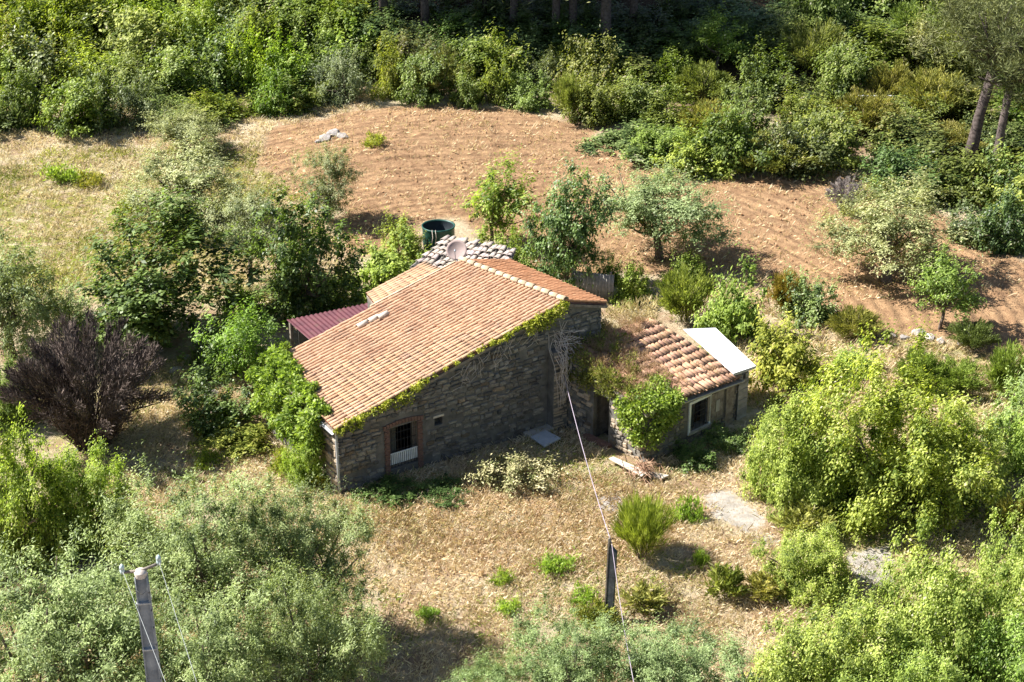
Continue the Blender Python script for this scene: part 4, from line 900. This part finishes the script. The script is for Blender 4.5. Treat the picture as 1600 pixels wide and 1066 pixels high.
# ------------------------------------------------------------------ trees and shrubs round the house
tree('olive', 240, 168, 352, 236, 293, 243, 'small pale olive tree at the foot of the left thicket', (1.05, 1.05, .85), 'olive_tree')
tree('olive', 196, 235, 382, 335, 303, 352, 'spreading olive tree with a forked trunk on the left meadow', (1.05, 1.05, .9), 'olive_tree')
tree('olive', 464, 237, 554, 330, 514, 345, 'small round olive tree at the left end of the ploughed field', (.85, .88, .8), 'olive_tree')
tree('olive', 942, 264, 1128, 385, 1030, 406, 'broad olive tree in the ploughed field behind the annex', (.85, 1.0, .8), 'olive_tree')
tree('olive', 1296, 292, 1508, 415, 1385, 440, 'wide grey olive tree at the right side of the field', (1.1, 1.08, .95), 'olive_tree')
tree('leafy', 98, 326, 356, 535, 243, 532, 'dark broad-leaved tree left of the red lean-to', (.8, .88, .8), 'broadleaf_tree')
tree('leafy', 390, 302, 545, 500, 480, 500, 'dense dark green tree behind the red lean-to', (.8, .9, .82), 'broadleaf_tree')
tree('olive', 320, 305, 425, 400, 392, 440, 'thin grey-leaved tree between the two dark trees', (.95, .98, .9), 'slender_tree')
tree('young', 1422, 393, 1520, 488, 1468, 515, 'slender young tree with a thin double trunk by the bank', (.9, 1.0, .9), 'young_tree')
tree('young', 702, 254, 820, 378, 768, 384, 'light green tree behind the grey-tiled outbuilding', (1.0, 1.05, .8), 'young_tree')
tree('leafy', 822, 272, 940, 442, 884, 448, 'tall dense bluish green tree behind the orange roof slope', (.85, 1.0, .95), 'broadleaf_tree')
tree('young', 330, 480, 435, 600, 385, 612, 'light green young tree beside the ivy-clad eave', (.85, 1.05, .85), 'young_tree')
tree('olive', -60, 368, 108, 545, 20, 560, 'grey-green olive tree cut by the photo\'s left edge', (.9, 1.0, .85), 'olive_tree')
bush('limebush', 538, 372, 668, 480, 'bright green bramble thicket left of the water tank', (.85, .95, .75), 'bramble_bush')
bush('limebush', 590, 345, 668, 420, 'yellow-green bramble touching the water tank', (.95, .95, .8), 'bramble_bush')
bush('limebush', 768, 368, 840, 440, 'pale green bush between outbuilding and bluish tree', (.8, .9, .85), 'bramble_bush')
bush('limebush', 955, 412, 1022, 482, 'small bright green bush at the corrugated screen', (.9, 1.0, .7))
bush('heath', 1020, 420, 1120, 520, 'feathery yellow-green bush right behind the annex', (.9, 1.0, .7))
bush('limebush', 1085, 425, 1195, 548, 'large feathery light green bush behind the white shed roof', (.75, .88, .7))
bush('darkbush', 1218, 435, 1312, 518, 'dark green bush at the near edge of the ploughed field', (1.1, 1.15, 1.05))
bush('heath', 1195, 425, 1265, 500, 'orange-brown dry bush beside the field', (1.0, .72, .5))
bush('limebush', 1163, 508, 1295, 625, 'yellowish shrub to the right of the white shed', (1.0, .92, .6))
bush('heath', 1478, 498, 1560, 560, 'low grey-green bush on the field\'s stony bank', (.5, .6, .6))
for k, (x0, y0, x1, y1) in enumerate(((1395, 545, 1470, 620), (1440, 560, 1540, 630), (1530, 540, 1620, 640))):
    bush('heath', x0, y0, x1, y1, '%s low green bush on the slope below the bank' % ('left-hand', 'middle', 'right-hand')[k], (.75, .95, .6), group='bushes below the bank')
bush('greybush', 1540, 570, 1680, 720, 'grey-green bush cut by the right photo edge above the bramble', (.9, 1.1, .7))
bush('bramble', 1240, 575, 1545, 850, 'huge pale green bramble mound right of the house', (1.08, 1.08, 1.0), 'bramble_bush')
bush('bramble', 1148, 622, 1330, 805, 'pale green bramble bush nearest the annex window', (1.0, 1.05, .95), 'bramble_bush')
bush('bramble', 1420, 640, 1560, 790, 'pale green bramble on the right flank of the huge mound', (.95, 1.02, .9), 'bramble_bush')
bush('limebush', 1550, 640, 1660, 760, 'green bramble at the right edge beside bare earth', (.75, .9, .7), 'bramble_bush')
bush('softbush', 1196, 825, 1335, 950, 'round light green shrub left of the concrete patch', (1.3, 1.25, 1.0))
bush('limebush', 1300, 700, 1370, 780, 'darker low shrub in the gap of the bramble', (.5, .6, .55))
# bottom right mass
bush('softbush', 1195, 930, 1420, 1130, 'soft green shrub in the bottom right, left one of the mass', (1.25, 1.2, 1.05))
bush('bramble', 1360, 855, 1600, 1110, 'big yellow-green shrub mound in the bottom right corner', (.92, .98, .92), 'bramble_bush')
bush('softbush', 1530, 800, 1700, 1000, 'soft grey-green shrub at the right edge below the bare earth', (1.2, 1.2, 1.1))
bush('softbush', 1480, 960, 1720, 1180, 'dark green shrub cut by the bottom right corner', (.85, 1.0, .8))
bush('softbush', 1300, 1010, 1500, 1200, 'soft green shrub at the bottom edge right of the agave', (1.1, 1.15, .95))
bush('heath', 1545, 770, 1620, 850, 'yellowish low shrub at the right edge beside bare earth', (1.1, 1.0, .7))
# bottom middle and left olives
tree('bigolive', 800, 945, 1000, 1120, 900, 1150, 'young olive crown at the bottom edge left of the dark post', (.72, .90, .66), 'olive_tree')
tree('bigolive', 930, 960, 1150, 1130, 1040, 1160, 'olive crown at the bottom edge below the dark post', (.78, .96, .72), 'olive_tree')
tree('bigolive', 690, 1015, 850, 1150, 770, 1170, 'low olive crown at the middle of the bottom edge', (.75, .95, .7), 'olive_tree')
tree('bigolive', 195, 730, 480, 985, 340, 1040, 'large olive tree behind the service pole', (.85, .98, .72), 'olive_tree')
tree('bigolive', 360, 745, 570, 960, 475, 1010, 'olive tree nearest the farmhouse corner, right of the pole', (.88, .98, .78), 'olive_tree')
tree('bigolive', -90, 860, 250, 1130, 90, 1210, 'large olive tree in the bottom left corner', (.85, 1.0, .72), 'olive_tree')
tree('bigolive', 200, 900, 480, 1150, 340, 1220, 'large olive tree at the bottom edge behind the pole\'s lower shaft', (.84, .98, .72), 'olive_tree')
tree('bigolive', 390, 880, 605, 1120, 500, 1180, 'olive tree at the bottom edge beside the dry yard', (.88, 1.0, .8), 'olive_tree')
bush('softbush', -60, 655, 130, 905, 'light green leafy shrub at the left edge below the dead bush', (1.3, 1.3, 1.15))
bush('softbush', 70, 700, 225, 880, 'light green leafy shrub between dead bush and olives', (1.25, 1.3, 1.1))
bush('dead', 10, 498, 285, 750, 'large dead grey-brown bush standing left of the house', (.95, .88, .88), 'dead_bush', 'bush')
bush('darkbush', 270, 590, 400, 690, 'dark shrub in the shade between dead bush and ivy', (.8, .9, .8))
bush('softbush', 440, 690, 518, 768, 'pale leafy shrub at the foot of the downspout', (1.3, 1.35, 1.1))
bush('limebush', 300, 655, 430, 720, 'yellow-green weedy clump in front of the shaded trees', (.9, .85, .7))
bush('flowering', 728, 703, 868, 778, 'shrub with whitish flowers in front of the gable wall', (1.3, 1.3, 1.25), 'flowering_shrub')
bush('broom', 950, 775, 1058, 892, 'bushy yellow-green broom behind the dark post', (1, 1.12, .62), 'broom_shrub')
bush('darkbush', 560, 742, 665, 790, 'dark green weeds under the barred window', (.6, .75, .6), 'wall_weeds', 'weeds')  # tint darkened to stand for the house's shadow on these weeds
bush('darkbush', 650, 752, 735, 790, 'dark green weeds at the gable foot right of the window', (.5, .65, .55), 'wall_weeds', 'weeds')  # gable shadow put into the tint here too
bush('darkbush', 1040, 694, 1125, 742, 'dark green weeds under the white window', (.7, .85, .7), 'wall_weeds', 'weeds')
bush('darkbush', 1100, 668, 1172, 712, 'dark green weeds at the foot of the board shed', (.8, .9, .7), 'wall_weeds', 'weeds')
bush('darkbush', 395, 420, 545, 500, 'dark low thicket under the dense dark tree', (.9, 1.0, .85))
bush('darkbush', 150, 470, 290, 560, 'dark undergrowth at the foot of the dark broad-leaved tree', (.9, 1.0, .9))
bush('darkbush', 285, 500, 400, 600, 'shaded undergrowth between the broad-leaved tree and young tree', (.8, .95, .85))
bush('greybush', 60, 440, 160, 540, 'grey-green shrub behind the dead bush', (.9, 1.0, .8))
bush('limebush', 330, 440, 420, 520, 'mid green shrub below the thin grey-leaved tree', (.7, .85, .7))
bush('softbush', -50, 560, 60, 680, 'green shrub at the left edge behind the dead bush', (.9, 1.0, .8))
bush('limebush', 930, 400, 975, 450, 'small green shrub under the field olive', (.7, .85, .7))
bush('limebush', 1040, 395, 1110, 450, 'low green shrub in the shadow of the field olive', (.7, .8, .65))
bush('heath', 1290, 480, 1380, 545, 'low dry shrub on the bank below the dark green bush', (.8, .75, .6))
bush('limebush', 1290, 540, 1370, 600, 'green shrub above the huge bramble mound', (.75, .9, .65))
bush('darkbush', 1440, 380, 1480, 440, 'dark shoots at the foot of the grey olive', (.9, 1, .9))
bush('darkbush', 425, 440, 520, 512, 'dark shrub overhanging the outer end of the red lean-to', (.75, .9, .8))
def small(kind, spots, phrase, tint, name='weed_clump', cat='weeds'):
    for x0, y0, x1, y1, where in spots: bush(kind, x0, y0, x1, y1, phrase+' '+where, tuple(random.uniform(.88, 1.12)*c for c in tint), name, cat, 'low green clumps in the dry yard')
small('weeds', [(835, 858, 900, 905, 'above the small clump in mid yard'), (758, 885, 800, 918, 'in mid yard, left of the larger clump'), (650, 942, 690, 974, 'alone on the dry grass near the left olives'), (1052, 768, 1098, 820, 'right of the broom'),
    (770, 930, 815, 965, 'in the lower middle of the yard'), (880, 910, 930, 950, 'left of the dark post\'s foot'), (1080, 850, 1110, 890, 'between broom and upright shrubs'), (1420, 585, 1450, 610, 'below the stony bank')], 'low bright green clump', (.8, 1, .7))
small('spikes', [(1095, 885, 1165, 945, 'right of the broom'), (1160, 895, 1225, 945, 'beside the round light green shrub'), (970, 915, 1040, 965, 'right of the dark post\'s foot'), (895, 940, 965, 990, 'left of the dark post near the olive crown'), (1210, 785, 1300, 855, 'at the foot of the big bramble')], 'loose yellow-green shoots', (.95, .95, .75))
small('weeds', [(70, 250, 130, 295, 'on the left meadow beside the spreading olive'), (110, 265, 160, 300, 'on the left meadow, right of its twin'), (480, 735, 520, 770, 'by the downspout foot'), (300, 700, 350, 735, 'below the shaded trees'),
    (1310, 240, 1350, 270, 'at the upper right field edge'), (560, 205, 600, 235, 'on the field\'s upper left edge'), (180, 305, 230, 340, 'on the meadow below the spreading olive'), (420, 695, 470, 740, 'beside the pale leafy shrub')], 'yellowish green clump', (.9, .85, .6))
bush('dead', 1285, 278, 1355, 345, 'small grey dead bush at the right field edge', (2.6, 2.7, 2.9), 'dead_bush', 'bush')
# agave at the bottom edge
ap = at(1168, 1085); ag = empty('agave', ap, 0, 'dark spiky agave rosette at the bottom edge', 'agave'); M['agave'] = simple('agave_leaf', [(.3, (.03, .05, .03)), (.7, (.075, .10, .06))], 5, .5, .4)
for k in range(18):
    a = k*2.4; e_ = R(25+55*(k/18)); d_ = np.array([math.cos(a)*math.cos(e_), math.sin(a)*math.cos(e_), math.sin(e_)]); sd = np.array([-math.sin(a), math.cos(a), 0]); up_ = np.cross(sd, d_)*-1
    V = []; 
    for t, w_ in ((0, .07), (.35, .085), (.7, .05), (1, .004)):
        c_ = d_*t*.85-np.array([0, 0, .12*t*t]); V += [c_-sd*w_+up_*w_*.5, c_, c_+sd*w_+up_*w_*.5]
    fs = [(3*i+j, 3*i+j+1, 3*i+j+4, 3*i+j+3) for i in range(3) for j in range(2)]
    lo = MB().add(V, fs).build('leaf', M['agave'], ag); lo.modifiers.new('thick', 'SOLIDIFY').thickness = .012

# ------------------------------------------------------------------ the woods
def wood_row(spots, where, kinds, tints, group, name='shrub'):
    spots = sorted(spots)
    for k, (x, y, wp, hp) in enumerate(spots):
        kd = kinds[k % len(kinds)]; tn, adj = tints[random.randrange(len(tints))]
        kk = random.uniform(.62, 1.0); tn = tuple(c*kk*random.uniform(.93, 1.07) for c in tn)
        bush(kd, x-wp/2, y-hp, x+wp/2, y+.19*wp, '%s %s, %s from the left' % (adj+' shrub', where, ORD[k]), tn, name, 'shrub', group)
rw = random.Random(12)
def row(x0, x1, n, yf, w_, h_, jx=.35): 
    out = []
    for k in range(n): x = x0+(x1-x0)*(k+.5)/n+rw.uniform(-jx, jx)*(x1-x0)/n; out.append((x, yf(x)+rw.uniform(-6, 6), w_*1.42*rw.uniform(.6, 1.4), h_*.76*rw.uniform(.6, 1.4)))
    return out
GR = [((1.0, 1.05, .75), 'green'), ((1.2, 1.15, .75), 'yellow-green'), ((.8, .95, .8), 'deep green'), ((1.15, 1.15, 1.2), 'greyish green'), ((1.05, 1.15, .75), 'bright green')]
EDGE = [((1.0, 1.05, .85), 'green'), ((1.0, 1.0, .8), 'mid-green'), ((.85, .82, .75), 'olive-brown'), ((.9, 1.0, .9), 'deep green')]
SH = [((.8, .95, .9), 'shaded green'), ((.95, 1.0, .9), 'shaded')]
lx = np.interp
wood_row(row(-30, 560, 10, lambda x: lx(x, [0, 150, 300, 450, 560], [195, 200, 185, 168, 165]), 78, 85), 'in the front row of the left thicket', ['darkbush', 'maquis', 'maquis', 'darkbush', 'greybush'], GR, 'left thicket, front row')
wood_row(row(-30, 560, 10, lambda x: 148, 84, 95), 'in the second row of the left thicket', ['maquis', 'darkbush', 'limebush', 'maquis', 'greybush'], GR, 'left thicket, second row')
wood_row(row(-30, 560, 10, lambda x: 108, 80, 85), 'in the third row of the left thicket', ['maquis', 'darkbush', 'maquis', 'greybush', 'limebush'], GR, 'left thicket, third row')
wood_row(row(-30, 560, 11, lambda x: 68, 76, 80), 'in the fourth row of the left thicket', ['limebush', 'maquis', 'maquis', 'darkbush'], GR, 'left thicket, fourth row')
wood_row(row(-30, 560, 11, lambda x: 30, 74, 75), 'in the back row of the left thicket', ['maquis', 'maquis', 'limebush', 'greybush'], GR, 'left thicket, back row')
wood_row(row(-30, 560, 10, lambda x: -5, 72, 70), 'along the top edge of the left thicket', ['maquis', 'darkbush', 'maquis'], GR, 'left thicket, top')
wood_row(row(575, 950, 8, lambda x: lx(x, [575, 700, 820, 950], [148, 156, 168, 195]), 66, 75), 'along the middle edge of the wood', ['limebush', 'maquis', 'heath', 'maquis'], EDGE, 'middle wood edge')
wood_row(row(565, 960, 8, lambda x: lx(x, [575, 700, 820, 950], [115, 122, 135, 150]), 68, 78), 'just behind the middle wood edge', ['maquis', 'greybush', 'darkbush', 'maquis'], EDGE, 'behind the middle wood edge')
wood_row(row(950, 1330, 7, lambda x: lx(x, [950, 1080, 1150, 1330], [205, 268, 270, 250]), 80, 85), 'along the right edge of the wood', ['darkbush', 'maquis', 'limebush', 'maquis', 'heath'], EDGE, 'right wood edge')
wood_row(row(950, 1380, 7, lambda x: lx(x, [950, 1100, 1380], [165, 215, 205]), 84, 95), 'just behind the right wood edge', ['maquis', 'limebush', 'heath', 'maquis'], EDGE, 'behind the right wood edge')
wood_row(row(950, 1400, 7, lambda x: lx(x, [950, 1100, 1400], [128, 160, 160]), 80, 85), 'in the third row of the right wood', ['darkbush', 'maquis', 'heath', 'darkbush'], EDGE, 'right wood, third row')
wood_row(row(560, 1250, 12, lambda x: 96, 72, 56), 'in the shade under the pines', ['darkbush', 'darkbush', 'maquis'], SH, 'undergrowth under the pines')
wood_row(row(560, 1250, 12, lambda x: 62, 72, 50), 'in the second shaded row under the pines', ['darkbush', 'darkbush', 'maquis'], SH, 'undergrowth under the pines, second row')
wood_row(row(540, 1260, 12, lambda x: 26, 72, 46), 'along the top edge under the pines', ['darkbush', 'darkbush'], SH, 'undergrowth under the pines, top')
wood_row(row(1390, 1640, 5, lambda x: lx(x, [1390, 1640], [290, 330]), 85, 75), 'at the foot of the two big pines', ['darkbush', 'limebush', 'maquis'], EDGE, 'bushes at the pines\' foot')
wood_row(row(1400, 1650, 5, lambda x: 190, 90, 75), 'in the gap behind the two big pines', ['maquis', 'heath', 'maquis'], EDGE, 'gap behind the pines')
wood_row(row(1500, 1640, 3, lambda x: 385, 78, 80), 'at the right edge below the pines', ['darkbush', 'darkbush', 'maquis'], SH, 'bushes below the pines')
wood_row(row(1400, 1640, 4, lambda x: 235, 85, 75), 'behind the trunks of the two big pines', ['darkbush', 'heath', 'darkbush'], EDGE, 'bushes behind the pines')
wood_row(row(1260, 1640, 6, lambda x: 110, 80, 90), 'in the light wood at the upper right', ['heath', 'maquis', 'greybush', 'limebush'], EDGE, 'upper right wood')
wood_row(row(1260, 1640, 6, lambda x: 60, 80, 90), 'in the upper right wood, second row', ['maquis', 'darkbush', 'heath'], EDGE, 'upper right wood, second row')
wood_row(row(1240, 1640, 6, lambda x: 10, 80, 80), 'along the top edge at the upper right', ['maquis', 'maquis', 'darkbush'], GR, 'upper right wood, top')
# pines: trunk feet in photo pixels, height, crown half width; crowns stand above the frame
def pine(bx, by, hgt, a, c, label, r=1.0, tint=(1, 1, 1), lean=None, kind='pine'):
    p = at(bx, by); o = place(kind, p, a, c, hgt-c, 'pine_tree', label, 'tree', tint, 'pine trees')
    for ch in o.children:
        if ch.name.startswith('trunk'): ch.scale = (r, r, (hgt-c)/9.)
    if lean: o.rotation_euler = (lean[0], lean[1], 0)
    return o
WP = ((545, 5, 12, 4.8), (600, 28, 11.5, 4.2), (665, 45, 12, 4.4), (753, 24, 11.5, 4.2), (803, 46, 12, 4.2), (868, 62, 11, 3.8), (895, 58, 12, 4.0), (945, 78, 11.5, 4.0), (990, 52, 11.5, 3.6), (700, -10, 13, 5.0), (850, -15, 13, 5.0))  # includes unseen extra pines, added to shade the wood floor
for bx, by, h_, a_ in WP:
    pine(bx, by, h_, a_, 3.4, 'tall pine with bare trunk in the dark wood, %s from the left' % ORD[sorted(q_[0] for q_ in WP).index(bx)], .8 if bx != 945 else 1.1, kind='woodpine')
pine(1512, 258, 10.2, 5.2, 3.0, 'tall leaning pine at the upper right, left of two', 1.0, (.65, .7, .62), (R(-2), R(9)))
pine(1552, 280, 9.6, 4.2, 2.7, 'tall pine at the upper right, right of two', .75, (.6, .66, .58), (R(-2), R(4)))
tree('young', 1085, 20, 1170, 90, 1118, 115, 'small pale-stemmed tree in front of the dark wood', (1.1, 1.2, 1.0), 'young_tree')

# ------------------------------------------------------------------ dry grass, clods
def grass(name, label, n_tuft, region, blades, Ln, Wd, seed, tint, mat='straw', reject=None, rad=.12):
    g = np.random.default_rng(seed); x0, x1, y0, y1 = region; cx = g.uniform(x0, x1, n_tuft); cy = g.uniform(y0, y1, n_tuft)
    if reject is not None: k = ~reject(cx, cy, g); cx, cy = cx[k], cy[k]
    n = len(cx)*blades; i = np.repeat(np.arange(len(cx)), blades); px = cx[i]+g.normal(0, rad, n); py = cy[i]+g.normal(0, rad, n); pz = T(px, py)-.02
    az = g.uniform(0, 6.28, n); el = g.uniform(.25, 1.3, n); hs = (.6+.8*g.random(len(cx)))[i]; L_ = Ln*g.uniform(.5, 1.3, n)*hs
    d = np.stack([np.cos(az)*np.cos(el), np.sin(az)*np.cos(el), np.sin(el)], 1)*L_[:, None]; s_ = np.stack([-np.sin(az), np.cos(az), np.zeros(n)], 1)*(Wd*g.uniform(.6, 1.4, n))[:, None]
    P = np.stack([px, py, pz], 1); mid = P+d*.55+np.array([0, 0, .04]); V = np.stack([P-s_, P+s_, mid+s_*.6, P+d], 1).reshape(-1, 3)
    Fq = np.arange(4*n).reshape(-1, 4); tv = np.clip(.5+.28*vnoise(cx, cy, 1.1, seed+60)+g.normal(0, .18, len(cx)), 0, 1); lv = np.clip(.62*tv[i]+.38*g.random(n), 0, 1)
    o = bpy.data.objects.new(name, np_mesh(name, V, Fq, M[mat], np.repeat(lv, 4))); link(o); o.color = (*tint, 1); return tag(o, label, 'grass', kind='stuff')
def in_house(x, y):
    q = np.stack([x-A0[0], y-A0[1]], -1); u = q@UD[:2]; v = q@VD[:2]
    return ((u > -.1) & (u < 10.8) & (v > -.05) & (v < 5.6)) | ((u > 9) & (u < 15.6) & (v > -4.1) & (v < .3))
barepoly = [[tuple(at(x, y)[:2]) for x, y in pl] for pl in ([(1095, 770), (1140, 762), (1185, 790), (1205, 822), (1160, 836), (1115, 815), (1090, 790)], [(1322, 860), (1385, 850), (1412, 880), (1390, 918), (1350, 928), (1318, 895)], [(925, 772), (965, 768), (992, 792), (955, 808), (920, 796)])]
def rej(x, y, g):
    k = in_house(x, y)
    for pl in barepoly: k = k | (inpoly(x, y, pl) & (g.random(len(x)) < .93))
    return k | ((vnoise(x, y, .9, 8) < -.45) & (g.random(len(x)) < .6))
grass('dry_grass', 'dry straw-coloured grass covering the yard in front of the house', 22500, (-15, 17, -25, -2), 9, .25, .006, 3, (1.08, 1.06, 1.04), reject=rej)
grass('brown_weeds', 'brownish withered weeds in the middle of the yard', 3600, (-7, 7, -20, -8), 8, .3, .006, 13, (.88, .77, .70), reject=lambda x, y, g: in_house(x, y) | (vnoise(x, y, .45, 29)+.9-((x+.5)**2/18+(y+14)**2/12) < 0))
grass('weedy_grass', 'patches of green grass and weeds in the yard', 5200, (-15, 17, -24, 0), 9, .2, .010, 4, (.75, .9, .65), 'broom', lambda x, y, g: in_house(x, y) | (vnoise(x, y, .55, 9) < .08))
grass('meadow_grass', 'yellowing grass of the meadow left of the ploughed field', 9000, (-32, -7, 4, 31), 8, .28, .010, 5, (.95, .95, .85), reject=lambda x, y, g: inpoly(x, y, FIELD))
grass('green_meadow_grass', 'yellow-green grass patches on the left meadow', 4500, (-30, -9, 3, 22), 8, .28, .012, 6, (1, 1, .7), 'broom', lambda x, y, g: inpoly(x, y, FIELD) | (vnoise(x, y, .4, 19) < .0))
grass('field_straw', 'sparse straw lying across the ploughed field', 5000, (-16, 32, 4, 33), 5, .28, .013, 7, (1.05, 1, .9), reject=lambda x, y, g: ~inpoly(x, y, FIELD), rad=.2)
grass('bank_grass', 'dry grass on the bank right of the house', 3600, (8, 26, -8, 8), 8, .32, .014, 8, (.95, .9, .8), reject=lambda x, y, g: in_house(x, y) | inpoly(x, y, FIELD))
g = np.random.default_rng(77); cm = [np.array([v_.co for v_ in me_.vertices]) for me_ in (rock_mesh(91, 'clod'),)]; cf = [tuple(p.vertices) for p in bpy.data.meshes['rock'].polygons]
base = bpy.data.meshes[[m_.name for m_ in bpy.data.meshes if m_.name.startswith('rock')][-1]]; cv = np.array([v_.co for v_ in base.vertices]); cf = np.array([p.vertices for p in base.polygons])
n = 5200; cx = g.uniform(-16, 34, n*2); cy = g.uniform(4, 34, n*2); k = inpoly(cx, cy, FIELD); cx, cy = cx[k][:n], cy[k][:n]; n = len(cx)
sz = .015+.075*g.random(n)**5; ang = g.uniform(0, 6.28, n); ca, sa = np.cos(ang), np.sin(ang)
V = np.stack([(cv[None, :, 0]*ca[:, None]-cv[None, :, 1]*sa[:, None])*sz[:, None]+cx[:, None], (cv[None, :, 0]*sa[:, None]+cv[None, :, 1]*ca[:, None])*sz[:, None]+cy[:, None], cv[None, :, 2]*sz[:, None]+(T(cx, cy)+.02)[:, None]], -1).reshape(-1, 3)
Fq = (cf[None]+(np.arange(n)*len(cv))[:, None, None]).reshape(-1, 3)
o = bpy.data.objects.new('soil_clods', np_mesh('soil_clods', V, Fq, M['clod'])); link(o); tag(o, 'brown clods of earth strewn over the ploughed field', 'soil', kind='stuff')
